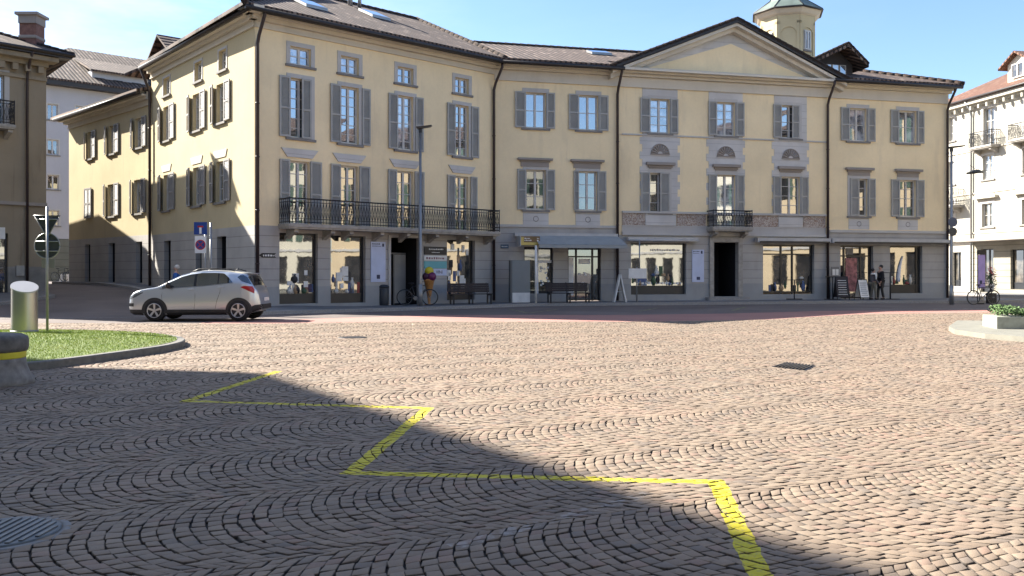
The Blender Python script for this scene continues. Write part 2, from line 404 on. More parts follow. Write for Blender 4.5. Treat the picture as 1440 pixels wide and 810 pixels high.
def eave(parent,pl,s0,s1,z,proj=.75,wallz=10.5,friezez=None,mat='cream',ends=(0,0)):
    """frieze band on the wall, moulded cornice under the eave and dark gutter"""
    fz=friezez or (z-.55)
    mb=MB(); mb.pbox(pl,s0,s1,.001,.05,wallz,fz-.001); mb.pbox(pl,s0,s1,.001,.09,wallz-.06,wallz-.0005)
    mb.build('frieze',M[mat],parent)
    c=MB(); e0,e1=ends
    c.pbox(pl,s0-e0*.3,s1+e1*.3,.001,.22,fz,fz+.14); c.pbox(pl,s0-e0*.5,s1+e1*.5,.0012,.42,fz+.1415,fz+.26); c.pbox(pl,s0-e0*.62,s1+e1*.62,.0015,proj-.1,fz+.2615,fz+.36)
    c.build('cornice',M[mat],parent)
    g=MB(); g.pbox(pl,s0-e0*proj,s1+e1*proj,.2,proj-.02,fz+.362,z-.17)
    g.tube([pl.pt(s0-e0*proj,proj+.05,z-.16),pl.pt(s1+e1*proj,proj+.05,z-.16)],.085,10)
    g.build('gutter',M['gutter'],parent)
def downpipe(parent,pl,s_,ztop,zbot,proj=.75,out=.12,lean=0):
    mb=MB()
    mb.tube([pl.pt(s_+lean,proj,ztop-.12),pl.pt(s_+lean,proj,ztop-.3),pl.pt(s_+lean*.3,out+.12,ztop-.95),pl.pt(s_,out,ztop-1.25),pl.pt(s_,out,zbot)],.065,10)
    for z in (zbot+1.6,zbot+3.6,zbot+5.6,zbot+7.6):
        if z<ztop-1.4: mb.tube([pl.pt(s_,out,z),pl.pt(s_,out,z+.05)],.08,10)
    return mb.build('downpipe',M['pipe'],parent)
def backwalls(parent,pts,z0,z1,mat):
    mb=MB()
    for i in range(len(pts)-1):
        a,b=pts[i],pts[i+1]; mb.face([(a[0],a[1],z0),(b[0],b[1],z0),(b[0],b[1],z1),(a[0],a[1],z1)])
    return mb.build('wall',mat,parent)
def shopwin(parent,pl,a,b,zb,zt,zpan,bars=(),transom=None,hbars=(),name='shop_window',depth=.25,gl='glass_shop'):
    mb=MB(); f=.07; o0,o1=-depth,-depth+.07
    for (x0,x1) in ((a,a+f),(b-f,b),*[(x-.04,x+.04) for x in bars]): mb.pbox(pl,x0,x1,o0,o1,zb,zt)
    hz=[zt-f/2,zpan]+list(hbars)
    for z in hz: mb.pbox(pl,a,b,o0,o1-.003,z-f/2,z+f/2)
    if zpan>zb+.1: mb.pbox(pl,a,b,o0,o1-.02,zb,zpan)
    w=mb.build(name,M['darkframe'],parent)
    g=MB(); g.face([pl.pt(a,o0+.02,zpan),pl.pt(b,o0+.02,zpan),pl.pt(b,o0+.02,zt),pl.pt(a,o0+.02,zt)]); g.build('pane',M[gl],w)
    return w
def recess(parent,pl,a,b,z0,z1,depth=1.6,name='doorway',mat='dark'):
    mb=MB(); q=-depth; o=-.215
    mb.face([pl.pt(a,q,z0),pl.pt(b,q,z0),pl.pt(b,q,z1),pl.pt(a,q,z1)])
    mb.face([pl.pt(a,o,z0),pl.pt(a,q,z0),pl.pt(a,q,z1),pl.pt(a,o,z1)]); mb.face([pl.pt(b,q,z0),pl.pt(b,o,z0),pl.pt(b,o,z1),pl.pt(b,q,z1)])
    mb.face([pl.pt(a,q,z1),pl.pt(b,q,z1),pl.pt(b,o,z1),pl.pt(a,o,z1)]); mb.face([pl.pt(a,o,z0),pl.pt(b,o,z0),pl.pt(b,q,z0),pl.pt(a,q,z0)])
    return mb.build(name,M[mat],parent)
def balcony(parent,pl,a,b,zf,zr,proj,corb,slab=.12,fancy=True):
    mb=MB(); mb.pbox(pl,a,b,.001,proj,zf-slab,zf); mb.pbox(pl,a+.03,b-.03,.0015,proj-.05,zf-slab-.07,zf-slab-.001)
    bal=mb.build('balcony',M['stone'],parent)
    r=MB(); i=.05
    path=[pl.pt(a+i,.02,0),pl.pt(a+i,proj-i,0),pl.pt(b-i,proj-i,0),pl.pt(b-i,.02,0)]
    def at(z): return [(p[0],p[1],z) for p in path]
    r.tube(at(zr),.03,6); r.tube(at(zf+.07),.018,6); r.tube(at(zr-.13),.014,6); r.tube(at(zf+.2),.012,6)
    for k in range(3):
        p,q=Vector(path[k]),Vector(path[k+1]); n=max(2,int((q-p).length/.13))
        dv=(q-p)/n; h=zr-zf
        for j in range(n+1):
            c=p+dv*j; r.tube([(c.x,c.y,zf+.02),(c.x,c.y,zr)],.009,4,cap=False)
            if fancy and j<n:
                mz=zf+h*.5; c2=c+dv
                r.tube([(c.x,c.y,zf+.2),((c.x+c2.x)/2,(c.y+c2.y)/2,mz),(c.x,c.y,zr-.13)],.009,4,cap=False)
                r.tube([(c2.x,c2.y,zf+.2),((c.x+c2.x)/2,(c.y+c2.y)/2,mz),(c2.x,c2.y,zr-.13)],.009,4,cap=False)
        m=p+(q-p)*.5
    for p in path[1:3]: r.tube([(p[0],p[1],zf),(p[0],p[1],zr+.05)],.022,6)
    r.build('railing',M['iron'],bal)
    for s_ in corb:
        c=MB(); w=.09
        pts=[(.001,zf-slab-.08),(proj*.8,zf-slab-.08),(proj*.8,zf-slab-.2),(proj*.35,zf-slab-.3),(.001,zf-slab-.45)]
        A=[pl.pt(s_-w,o,z) for o,z in pts]; B=[pl.pt(s_+w,o,z) for o,z in pts]
        c.face(A[::-1]); c.face(B)
        for k in range(5): j=(k+1)%5; c.face([A[k],A[j],B[j],B[k]])
        c.build('corbel',M['stone'],bal)
    return bal
def rows(pl,pxs): return [pl.s(p) for p in pxs]

# ================================================================== CORNER HOUSE
Lk=0.0; Lc=L.s(358)      # kink s=0 , corner s negative
corner=empty('corner_house',(*PX(358,L.D(358)),0),'four-storey yellow corner house with long iron balcony, steep brown roof and grey shop floor','house')
LW_top=10.75
lw=[(408,437,392,407.5,423.5,437),(479.3,504.4,464,478.5,508.5,520),(559,581,545.7,558.5,583.5,594.6),(640,659,628,639.3,662,672.3)]
fd=[(407.5,434.7,392.6,406.8,435.6,451.5),(478.7,503,464.6,478.2,504.5,519.5),(557.5,581,545,557,582.4,595.5),(639.4,658.6,628.5,639,661,670)]
holesL=[]; sL=L.s
for (a,b,*_) in lw: holesL.append((sL(a),sL(b),6.72,9.02)); holesL.append((sL(a),sL(b),9.55,10.24))
for (a,b,*_) in fd: holesL.append((sL(a),sL(b),3.34,5.82))
shopsL=[(393,447,.62,3.02),(465,514,.6,2.98),(628.6,668,.6,2.95)]
for (a,b,z0,z1) in shopsL: holesL.append((sL(a),sL(b),z0-.34,z1))
dorL=(549,590,.14,3.0); holesL.append((sL(549),sL(590),.0,2.97))
wall(L,Lc,0,3.27,LW_top,holesL).build('wall',M['yellow'],corner)
wall(L,Lc,0,.95,3.27,holesL,.25).build('plinth',M['plinth'],corner)
wall(L,Lc,0,-.4,.95,holesL,.25).build('base_course',M['base'],corner)
for i,(a,b,c,d,e,f) in enumerate(lw):
    ga='glass_cur' if i in (1,) else 'glass_shop'
    window(corner,L,sL(a),sL(b),6.72,9.02,[(sL(c),sL(d)),(sL(e),sL(f))],glassm='glass_cur' if i==2 else 'glass_sky',munt=6,skews=[0,.0])
    window(corner,L,sL(a),sL(b),9.55,10.24,[],munt=2,glassm='glass_cur' if i<2 else 'glass_sky',surround=.17,sill=True)
for i,(a,b,c,d,e,f) in enumerate(fd):
    w=window(corner,L,sL(a),sL(b),3.36,5.82,[(sL(c),sL(d)),(sL(e),sL(f))],munt=5,glassm='glass_shop',sill=False,surround=.0)
    cap=wshade(L,[(sL(a)-.12,5.95),(sL(b)+.12,5.95),(sL(b)+.38,6.28),(sL(a)-.38,6.28)],.001,.06); cap.build('lintel',M['lilac'],w)
balcony(corner,L,sL(391),sL(690)-.12,3.34,4.3,.85,[sL(x) for x in (405,456,482,525,562,602,644,682)])
for k,(a,b,z0,z1) in enumerate(shopsL):
    sw=shopwin(corner,L,sL(a)+.002,sL(b)-.002,z0-.34,z1,z0+.02 if k<2 else .5)
    display(sw,L,sL(a)+.1,sL(b)-.1,(z0+.04) if k<2 else .55,z0+1.3 if k<2 else 2.4,14)
    for j in range(9 if k==2 else 4):
        mb=MB(); x=random.uniform(sL(a)+.15,sL(b)-.35); z=random.uniform(z0+.1,(z0+.8) if k<2 else 2.6)
        mb.pbox(L,x,x+random.uniform(.12,.28),-.215,-.205,z,z+random.uniform(.15,.4)); mb.build('poster',M['paper'],sw)
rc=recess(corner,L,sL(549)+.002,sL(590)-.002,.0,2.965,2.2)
mb=MB(); mb.pbox(L,sL(549)+.05,sL(590)-.05,-1.0,-.95,2.3,2.36); mb.pbox(L,sL(571),sL(571)+.06,-1.0,-.95,.1,2.3); mb.build('door_frame',M['sill'],rc)
mb=MB(); mb.pbox(L,sL(571)+.07,sL(590)-.05,-.99,-.96,.15,2.28); mb.build('door_leaf',M['shutter'],rc)
mb=MB(); mb.pbox(L,sL(545.5),sL(549),.001,.05,.1,3.08); mb.pbox(L,sL(590),sL(593),.001,.05,.1,3.08); mb.pbox(L,sL(549),sL(590),.001,.05,2.98,3.08); mb.build('door_casing',M['trim'],rc)
eave(corner,L,Lc,0,11.3,.75,LW_top,10.93,ends=(1,0))
downpipe(corner,L,Lc+.06,11.3,.2,.7); downpipe(corner,L,-.12,11.2,.2,.7)
# --- street side of the corner house
sS=S.s; S0=sS(213); holesS=[]
sw2=[(304.4,316.4,297.5,304.2,316.8,324.8),(271,282.3,264.6,270.6,282.8,290),(229.6,239,223.8,229.3,239.5,246.3)]
sw1=[(303.8,316.2,297,303.5,316.6,324.5),(271.5,282,264.4,271.2,282.3,289.8),(230,238.5,223.8,229.7,238.8,246.5)]
sm=[(308,318.6),(274,284.2),(230,239.3)]
for (a,b,*_) in sw2: holesS.append((sS(a),sS(b),7.55,9.1))
for (a,b,*_) in sw1: holesS.append((sS(a),sS(b),4.35,5.97))
for (a,b) in sm: holesS.append((sS(a),sS(b),9.62,10.42))
gs=[(305,318),(275,283.5),(230.7,240)]
for (a,b) in gs: holesS.append((sS(a),sS(b),.6 if a>290 else .8,2.95))
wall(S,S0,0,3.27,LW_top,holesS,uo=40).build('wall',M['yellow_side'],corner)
wall(S,S0,0,-.4,3.27,holesS,.25,uo=40).build('plinth',M['plinth'],corner)
for (a,b,c,d,e,f) in sw2: window(corner,S,sS(a),sS(b),7.55,9.1,[(sS(c),sS(d)),(sS(e),sS(f))],munt=3,surround=0,smat='shutter_side',skews=[.1,.0])
for (a,b,c,d,e,f) in sw1:
    w=window(corner,S,sS(a),sS(b),4.35,5.97,[(sS(c),sS(d)),(sS(e),sS(f))],munt=3,surround=0,smat='shutter_side',skews=[.1,.0])
    wshade(S,[(sS(a)-.1,6.12),(sS(b)+.1,6.12),(sS(b)+.25,6.42),(sS(a)-.25,6.42)],.001,.03).build('lintel',M['cream'],w)
for (a,b) in sm: window(corner,S,sS(a),sS(b),9.62,10.42,[],munt=2,surround=.09)
for (a,b) in gs:
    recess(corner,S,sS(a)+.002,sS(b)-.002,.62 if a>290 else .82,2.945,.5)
eave(corner,S,S0,0,11.3,.5,LW_top,10.93,ends=(0,1.4))
downpipe(corner,S,S0+.12,11.3,.7,.5)
# roof
Rz=14.75
mb=MB()
mb2_pts=[(Lc-.8,.8,11.32),(.0,.8,11.32),(.35,-6.6,Rz),(Lc+6.2,-6.6,Rz)]
roofquad(mb,L,mb2_pts)
roofquad(mb,S,[(S0,.6,11.32),(.8,.8,11.32),(S.s(358)-6.3,-6.2,Rz),(S0+5,-6.2,Rz)])
roofquad(mb,L,[(.3,-14,11.3),(Lc+.0,-14,11.3),(Lc+6.2,-6.6,Rz),(.35,-6.6,Rz)])
mb.build('roof',M['tile'],corner)
ridge_tiles(corner,L.pt(Lc+6.2,-6.6,Rz),L.pt(.35,-6.6,Rz)); ridge_tiles(corner,L.pt(.35,-6.6,Rz),L.pt(.0,.8,11.34)); ridge_tiles(corner,L.pt(Lc-.8,.8,11.34),L.pt(Lc+6.2,-6.6,Rz))
backwalls(corner,[S.pt(S0,0,0)[:2],S.pt(S0,-12.5,0)[:2],L.pt(0,-13,0)[:2],L.pt(0,0,0)[:2]],0,11.2,M['yellow_side'])
def skylight(parent,pl,s_,o,z,w,l,slope):
    mb=MB(); c,sn=math.cos(slope),math.sin(slope)
    P=lambda a,t,h: pl.pt(a,o-t*c-h*sn*-1*0,z+t*sn+h)
    def bx(a,b,t0,t1,h0,h1):
        mb.box8([P(a,t0,h0),P(b,t0,h0),P(b,t1,h0),P(a,t1,h0),P(a,t0,h1),P(b,t0,h1),P(b,t1,h1),P(a,t1,h1)])
    bx(s_,s_+w,0,l,.02,.14); f=mb.build('skylight',M['steel'],parent)
    g=MB(); g.face([P(s_+.07,.07,.145),P(s_+w-.07,.07,.145),P(s_+w-.07,l-.07,.145),P(s_+.07,l-.07,.145)]); g.build('pane',M['glass_sky'],f)
slp=math.atan2(Rz-11.3,7.4)
def onroof(pl,s_,t,z0,sl): return (s_,.8-t*math.cos(sl),z0+t*math.sin(sl))
a=onroof(L,0,2.4,11.32,slp); skylight(corner,L,sL(455),a[1],a[2],1.0,1.3,slp)
a=onroof(L,0,4.2,11.32,slp); skylight(corner,L,sL(573)+.2,a[1],a[2],1.0,1.3,slp)
vt=MB(); p=L.pt(sL(590),-5.6,0); vt.tube([(p[0],p[1],14.2),(p[0],p[1],15.1)],.12,10); vt.tube([(p[0],p[1],15.1),(p[0]+.02,p[1],15.35)],.2,10); vt.tube([(p[0]+.45,p[1],14.2),(p[0]+.45,p[1],14.95)],.09,8); vt.build('vent_pipe',M['steel'],corner)
# small gabled dormer at the far end of the roof
a0=S0+.3
dm=wshade(S,[(a0,11.3),(a0+2.4,11.3),(a0+2.4,11.6),(a0+1.2,12.35),(a0,11.6)],-2.6,-.1); dm=dm.build('dormer',M['darkwood'],corner)
rf=MB(); roofquad(rf,S,[(a0-.3,.25,11.5),(a0-.3,-3,11.5),(a0+1.2,-3,12.5),(a0+1.2,.25,12.5)],.1); roofquad(rf,S,[(a0+2.7,-3,11.5),(a0+2.7,.25,11.5),(a0+1.2,.25,12.5),(a0+1.2,-3,12.5)],.1); rf.build('dormer_roof',M['tile'],dm)
# corner sign plate with arrow
# ================================================================== LOW WING
wing=empty('side_wing',(*PX(97,W.D(97)),gz(-25,49)),'lower pale yellow side wing along the street behind the silver car, half in shade','house')
sW=W.s; W1=0.0; W0=sW(97); holesW=[]
ww2=[(185.5+1.5,201,184.5-1.2,189,201.5,206.5)]
w2=[(189.7,200.4,185,189.3,200.8,206.5),(152.8,161.3,148.2,152.4,161.7,168),(123,130,119.8,122.8,130.3,135.3)]
w1=[(188.4,199.5,184,188,199.8,205.5),(151.3,161.3,146.8,151,161.7,168)]
for (a,b,*_) in w2: holesW.append((sW(a),sW(b),7.6,9.02))
for (a,b,*_) in w1: holesW.append((sW(a),sW(b),4.4,6.02))
gw=[(191,200),(152.6,161.5),(119.4,127)]
for (a,b) in gw: holesW.append((sW(a),sW(b),.98,3.0))
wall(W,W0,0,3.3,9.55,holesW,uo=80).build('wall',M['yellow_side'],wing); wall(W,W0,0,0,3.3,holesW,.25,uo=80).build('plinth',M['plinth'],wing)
for (a,b,c,d,e,f) in w2: window(wing,W,sW(a),sW(b),7.6,9.02,[(sW(c),sW(d)),(sW(e),sW(f))],glassm='glass_cur',munt=3,surround=0,smat='shutter_side',skews=[.1,0])
for (a,b,c,d,e,f) in w1: window(wing,W,sW(a),sW(b),4.4,6.02,[(sW(c),sW(d)),(sW(e),sW(f))],glassm='glass_cur',munt=3,surround=0,smat='shutter_side',skews=[.1,0])
shutter(wing,W,sW(120),sW(124.8),4.4,6.02,M['shutter_side']); shutter(wing,W,sW(125),sW(129.6),4.4,6.02,M['shutter_side'])
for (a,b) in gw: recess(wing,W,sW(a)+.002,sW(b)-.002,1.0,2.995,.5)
eave(wing,W,W0,-.1,10.15,.6,9.55,9.75,mat='cream',ends=(.8,0))
mb=MB(); roofquad(mb,W,[(W0-.8,.7,10.16),(-.05,.7,10.16),(-.05,-5.5,12.1),(W0+2,-5.5,12.1)]); roofquad(mb,W,[(W0-.8,-8,9.9),(W0-.8,.7,10.16),(W0+2,-5.5,12.1),(W0+2,-8,12.1)]); mb.build('roof',M['tile'],wing)
backwalls(wing,[W.pt(W0,0,0)[:2],W.pt(W0,-9,0)[:2],W.pt(-.1,-9,0)[:2]],0,9.7,M['yellow_side'])
# ================================================================== CONNECTING HOUSE (centre-left)
sC=C.s; c870=sC(870); c1163=sC(1163); c1333=sC(1333)
conn=empty('connecting_house',(*C.pt(0,0,0)[:2],0),'three-storey yellow house with grey awning, between the corner house and the gabled house','house')
def cwin(px): return [sC(p) for p in px]
up=[(739,767.5,724,738.7,768,780),(814,841,799.5,813.6,842,855)]
lo=[(739.8,767,727.3,739.4,767.6,780),(813.7,839.5,806.5,813.3,840,852)]
hC=[]
for (a,b,*_) in up: hC.append((sC(a),sC(b),8.29,9.95))
for (a,b,*_) in lo: hC.append((sC(a),sC(b),4.45,6.32))
hC.append((sC(737),sC(778),.5,2.72)); hC.append((sC(799),sC(845),.12,2.72))
wall(C,0,c870,3.66,10.5,hC,uo=100).build('wall',M['yellow'],conn); wall(C,0,c870,.95,3.66,hC,.25,uo=100).build('plinth',M['plinth'],conn); wall(C,0,c870,-.3,.95,hC,.25,uo=100).build('base_course',M['base'],conn)
for (a,b,c,d,e,f) in up: window(conn,C,sC(a),sC(b),8.29,9.95,[(sC(c),sC(d)),(sC(e),sC(f))],munt=2,surtop=.2)
for (a,b,c,d,e,f) in lo:
    window(conn,C,sC(a),sC(b),4.45,6.32,[(sC(c),sC(d)),(sC(e),sC(f))],munt=3,glassm='glass_shop',surtop=.14,cap=(sC(a)-.42,sC(b)+.32,6.68,6.86),panel=(sC(a)-.15,sC(b)+.15,3.7,4.33))
mb=MB(); mb.pbox(C,.02,c870-.02,.001,.06,3.62,3.74); mb.build('string_course',M['trim'],conn)
eave(conn,C,0,c870,11.3,.75,10.5,10.93)
downpipe(conn,C,c870-.1,11.3,.15,.7)
sw=shopwin(conn,C,sC(737)+.002,sC(778)-.002,.5,2.7,.62,bars=(sC(757),)); mb=MB(); mb.pbox(C,sC(757)-.05,sC(757)+.05,-.17,-.15,.5,2.7); mb.pbox(C,sC(759),sC(777),-.17,-.16,1.95,2.08); mb.build('white_post',M['white'],sw)
for j in range(12):
    mb=MB(); x=random.uniform(sC(760),sC(774)); z=random.uniform(.8,1.7); mb.pbox(C,x,x+.1,-.22,-.21,z,z+.1); mb.build('poster',M['paper'],sw)
sd=shopwin(conn,C,sC(799)+.002,sC(845)-.002,.14,2.7,.2,bars=(sC(812),sC(835)),hbars=(2.25,),name='shop_door')
mb=MB(); mb.pbox(C,sC(801),sC(808),-.17,-.16,.4,2.2); mb.build('poster',M['paper'],sd); mb=MB(); mb.pbox(C,sC(816),sC(832),-.2,-.19,1.9,2.15); mb.build('poster',M['paper'],sd)
for j in range(10):
    mb=MB(); x=random.uniform(sC(814),sC(829)); z=random.uniform(.7,1.5); mb.pbox(C,x,x+.12,-.2,-.19,z,z+.07); mb.build('poster',M['paper'],sd)
# awning: cassette + sloping cloth + front bar
aw=MB(); aw.pbox(C,sC(722),sC(866),.07,.3,3.18,3.34); aw=aw.build('awning',M['awnbar'],conn)
mb=MB(); a0,a1=sC(748),sC(866)
mb.face([C.pt(a0,.3,3.22),C.pt(a1,.3,3.22),C.pt(a1+.1,1.25,2.78),C.pt(a0,1.25,2.78)]); mb.face([C.pt(a0,.3,3.2),C.pt(a1,.3,3.2),C.pt(a1+.1,1.25,2.76),C.pt(a0,1.25,2.76)][::-1])
mb.pbox(C,a0,a1+.1,1.2,1.28,2.62,2.77); mb.build('awning_cloth',M['awning'],aw)
# ================================================================== GABLED HOUSE
gab=empty('gabled_house',(*C.pt(c870,0,0)[:2],0),'central yellow house with broad triangular pediment, carved frieze and a small balcony over the door','house')
g0=c870; g1=c1163
gu=[(914.5,941.5,900,914,942.3,953),(1008,1033.5,995.8,1007.6,1034.5,1046),(1098.8,1124,1086.8,1098.4,1113,1123.5)]
gl=[(914,941,900.8,913.2,927.5,941),(1008,1034,996,1007.6,1035.5,1046),(1098.9,1124.8,1086.6,1098,1125.8,1136)]
hG=[]
for (a,b,*_) in gu: hG.append((sC(a),sC(b),8.29,9.95))
for i,(a,b,*_) in enumerate(gl): hG.append((sC(a),sC(b),3.75 if i==1 else 4.42,6.34))
hG+= [(sC(887.4),sC(965),.42,2.92),(sC(1002.7),sC(1037),.3,2.98),(sC(1073),sC(1145),.4,2.9)]
wall(C,g0,g1,3.3,10.5,hG,uo=100).build('wall',M['yellow'],gab); wall(C,g0,g1,.95,3.3,hG,.25,uo=100).build('plinth',M['plinth'],gab); wall(C,g0,g1,-.3,.95,hG,.25,uo=100).build('base_course',M['base'],gab)
ZP=[(923,) ,(1019,),(1109,)]
for k,((a,b,c,d,e,f),mid) in enumerate(zip(gu,(928,1020.5,1111.5))):
    # rusticated lilac panel with ragged quoin edges behind each bay
    sm_=sC(mid); hw=.92
    mb=MB()
    def strip(z0,z1,x0,x1):
        if x1-x0>.02 and z1-z0>.01: mb.pbox(C,x0,x1,.001,.018,z0,z1)
    z=4.48; j=0
    while z<10.44:
        z1=min(z+.36,10.44); w=hw+(.0 if z>8.24 else (.13 if j%2 else 0))
        hol=[(sC(gl[k][0]),sC(gl[k][1]),3.7,6.34),(sC(a),sC(b),8.29,9.95)]
        zz=[z]+sorted([q for h in hol for q in h[2:] if z<q<z1])+[z1]
        for u in range(len(zz)-1):
            za,zb=zz[u],zz[u+1]; hit=[h for h in hol if h[2]<(za+zb)/2<h[3]]
            if 8.1<(za+zb)/2<8.22: pass
            if hit: strip(za,zb,sm_-w,hit[0][0]); strip(za,zb,hit[0][1],sm_+w)
            else: strip(za,zb,sm_-w,sm_+w)
        z=z1; j+=1
    mb.build('rusticated_panel',M['lilac'],gab)
    # shell ornament
    sh=MB(); cz=7.28
    n=9
    for q in range(n):
        t0=math.pi*q/n+.03; t1=math.pi*(q+1)/n-.03; r1=.42; r0=.12
        sh.face([C.pt(sm_+r0*math.cos(t0),.03,cz+r0*math.sin(t0)),C.pt(sm_+r1*math.cos(t0),.03,cz+r1*math.sin(t0)),C.pt(sm_+r1*1.04*math.cos((t0+t1)/2),.10,cz+r1*1.04*math.sin((t0+t1)/2)),C.pt(sm_+r0*math.cos((t0+t1)/2),.05,cz+r0*math.sin((t0+t1)/2))][::-1])
        sh.face([C.pt(sm_+r0*math.cos((t0+t1)/2),.05,cz+r0*math.sin((t0+t1)/2)),C.pt(sm_+r1*1.04*math.cos((t0+t1)/2),.10,cz+r1*1.04*math.sin((t0+t1)/2)),C.pt(sm_+r1*math.cos(t1),.03,cz+r1*math.sin(t1)),C.pt(sm_+r0*math.cos(t1),.03,cz+r0*math.sin(t1))][::-1])
    sh.tube([C.pt(sm_+.46*math.cos(t),.05,cz+.46*math.sin(t)) for t in [math.pi*q/12 for q in range(13)]],.03,6); sh.pbox(C,sm_-.5,sm_+.5,.018,.07,cz-.06,cz)
    sh.build('shell_ornament',M['trimdark'],gab)
    window(gab,C,sC(a),sC(b),8.29,9.95,[(sC(c),sC(d)),(sC(e),sC(f))],munt=4,surtop=.16,surround=.13,glassm='glass_cur' if k<2 else 'glass_sky')
    la,lb,lc,ld,le,lf=gl[k]
    window(gab,C,sC(la),sC(lb),3.75 if k==1 else 4.42,6.34,[(sC(lc),sC(ld)),(sC(le),sC(lf))],munt=4,surround=.12,surtop=.2,sill=(k!=1),glassm='glass_cur' if k==1 else 'glass_shop',cap=(sm_-.74,sm_+.74,6.6,6.85))
mb=MB(); mb.pbox(C,g0+.16,g1-.02,.019,.06,8.13,8.2); mb.build('string_course',M['trim'],gab)
# carved frieze between ledges
mb=MB(); mb.pbox(C,g0+.16,g1-.1,.019,.12,4.36,4.46); mb.pbox(C,g0+.16,g1-.1,.019,.05,3.72,3.78); mb.pbox(C,g0+.16,g1-.1,.0185,.1,3.3,3.45); mb.pbox(C,g0+.16,g1-.1,.0185,.03,3.45,3.72); mb.build('ledge',M['trim'],gab)
def carved():
    m,nt,b=nm('carved_terracotta_frieze')
    uv=N(nt,'ShaderNodeUVMap').outputs[0]
    n=N(nt,'ShaderNodeTexVoronoi'); n.inputs['Scale'].default_value=7; n.feature='DISTANCE_TO_EDGE'; nt.links.new(uv,n.inputs['Vector'])
    n2=N(nt,'ShaderNodeTexNoise'); n2.inputs['Scale'].default_value=9; n2.inputs['Detail'].default_value=5; n2.inputs['Distortion'].default_value=2.5; nt.links.new(uv,n2.inputs['Vector'])
    f=ramp(nt,n2.outputs[0],.44,.54)
    col=mixc(nt,f,(.34,.23,.18),(.6,.54,.48)); nt.links.new(col,b.inputs['Base Color']); b.inputs['Roughness'].default_value=.9
    bump(nt,b,f,.8,.04); return m
M['carved']=carved()
for (a,b) in ((873.5,907),(950,992),(1048,1094),(1128,1160)):
    mb=MB(); mb.pbox(C,sC(a)+.05,sC(b),.019,.04,3.785,4.355); mb.build('carved_panel',M['carved'],gab)
for (a,b) in ((907,950),(1094,1128)):
    mb=MB(); mb.pbox(C,sC(a)+.002,sC(b)-.002,.019,.07,3.785,4.355); mb.build('frieze_panel',M['lilac'],gab)
balcony(gab,C,sC(993),sC(1049),3.72,4.52,.75,[sC(1000),sC(1042)],slab=.14)
sw=shopwin(gab,C,sC(887.4)+.002,sC(965)-.002,.42,2.92,.82,bars=())
display(sw,C,sC(890),sC(960),.86,1.5,16); display(sw,C,sC(918),sC(934),1.3,2.2,7)
strokes(C,-.2,[(sC(925)-.3,sC(958),2.6,.1)],M['paper'],sw); strokes(C,-.2,[(sC(900),sC(960),.98,.13)],M['paper'],sw)
sw=shopwin(gab,C,sC(1073)+.002,sC(1145)-.002,.4,2.88,.5,bars=(sC(1117),sC(1101)),hbars=(2.42,)); display(sw,C,sC(1076),sC(1142),.54,1.5,14)
rc=recess(gab,C,sC(1002.7)+.002,sC(1037)-.002,.28,2.975,2.0)
mb=MB(); mb.pbox(C,sC(997),sC(1002.6),.001,.12,.3,3.0); mb.pbox(C,sC(1037),sC(1043),.001,.12,.3,3.0); mb.pbox(C,sC(997),sC(1043),.0015,.13,3.0,3.22); mb.build('door_casing',M['stone'],rc)
mb=MB(); mb.pbox(C,sC(992),sC(1048),.001,.45,.0,.27); mb.build('step',M['granite'],rc)
# rolled awning cassettes
mb=MB(); mb.pbox(C,sC(880),sC(978),.101,.34,3.02,3.2); mb.tube([C.pt(sC(880),.36,3.04),C.pt(sC(978),.36,3.04)],.05,8); mb.build('awning_box',M['awnbar'],gab)
mb=MB(); mb.pbox(C,sC(1060),g1-.05,.101,.42,3.0,3.22); mb.build('awning_box',M['awnbar'],gab)
mb=MB(); mb.pbox(C,sC(1060)+.1,g1-.15,.42,.5,2.98,3.06); mb.build('awning_bar',M['gutter'],gab)
downpipe(gab,C,g1-.03,11.3,.15,.7)
# pediment
zc=10.93; ga,gb=g0-.1,g1+.25; gm=sC(1027); zap=13.55
mb=MB(); mb.pbox(C,g0,g1,.0195,.06,10.5,10.92); mb.pbox(C,g0,g1,.0195,.09,10.44,10.4995); mb.build('frieze',M['cream'],gab)
mb=MB(); mb.pbox(C,g0,g1,.001,.22,zc,zc+.12); mb.pbox(C,ga,gb,.0015,.45,zc+.1215,zc+.2); mb.pbox(C,ga-.1,gb+.1,.002,.72,zc+.2015,zc+.32); mb.build('cornice',M['cream'],gab)
zb=zc+.32
wshade(C,[(ga,zb),(gb,zb),(gm,zap-.1)],-.3,.05).build('tympanum',M['lilac'],gab)
gw_=gb-ga
def inset(t): return [(ga+(gm-ga)*t,zb+.12*0+.18),(gb-(gb-gm)*t,zb+.18),(gm,zap-.1-(zap-zb)*t*.95)]
wshade(C,inset(.27),.02,.056).build('tympanum_field',M['yellow'],gab)
mb=MB()
for (e,sg) in ((ga-.45,1),(gb+.45,-1)):
    def pp(s_,dz,o): 
        t=(s_-e)/(gm-e); return C.pt(s_,o,zb-.2+(zap+.15-(zb-.2))*t+dz)
    for (dz0,dz1,o1) in ((-.32,-.12,.4),(-.119,.03,.7)):
        A=[pp(e+ (0.0)*sg,dz0,.051),pp(gm,dz0,.051),pp(gm,dz1,.051),pp(e,dz1,.051)]; B=[pp(e,dz0,o1),pp(gm,dz0,o1),pp(gm,dz1,o1),pp(e,dz1,o1)]
        mb.box8([A[0],A[1],A[2],A[3],B[0],B[1],B[2],B[3]])
mb.build('raking_cornice',M['cream'],gab)
mb=MB()
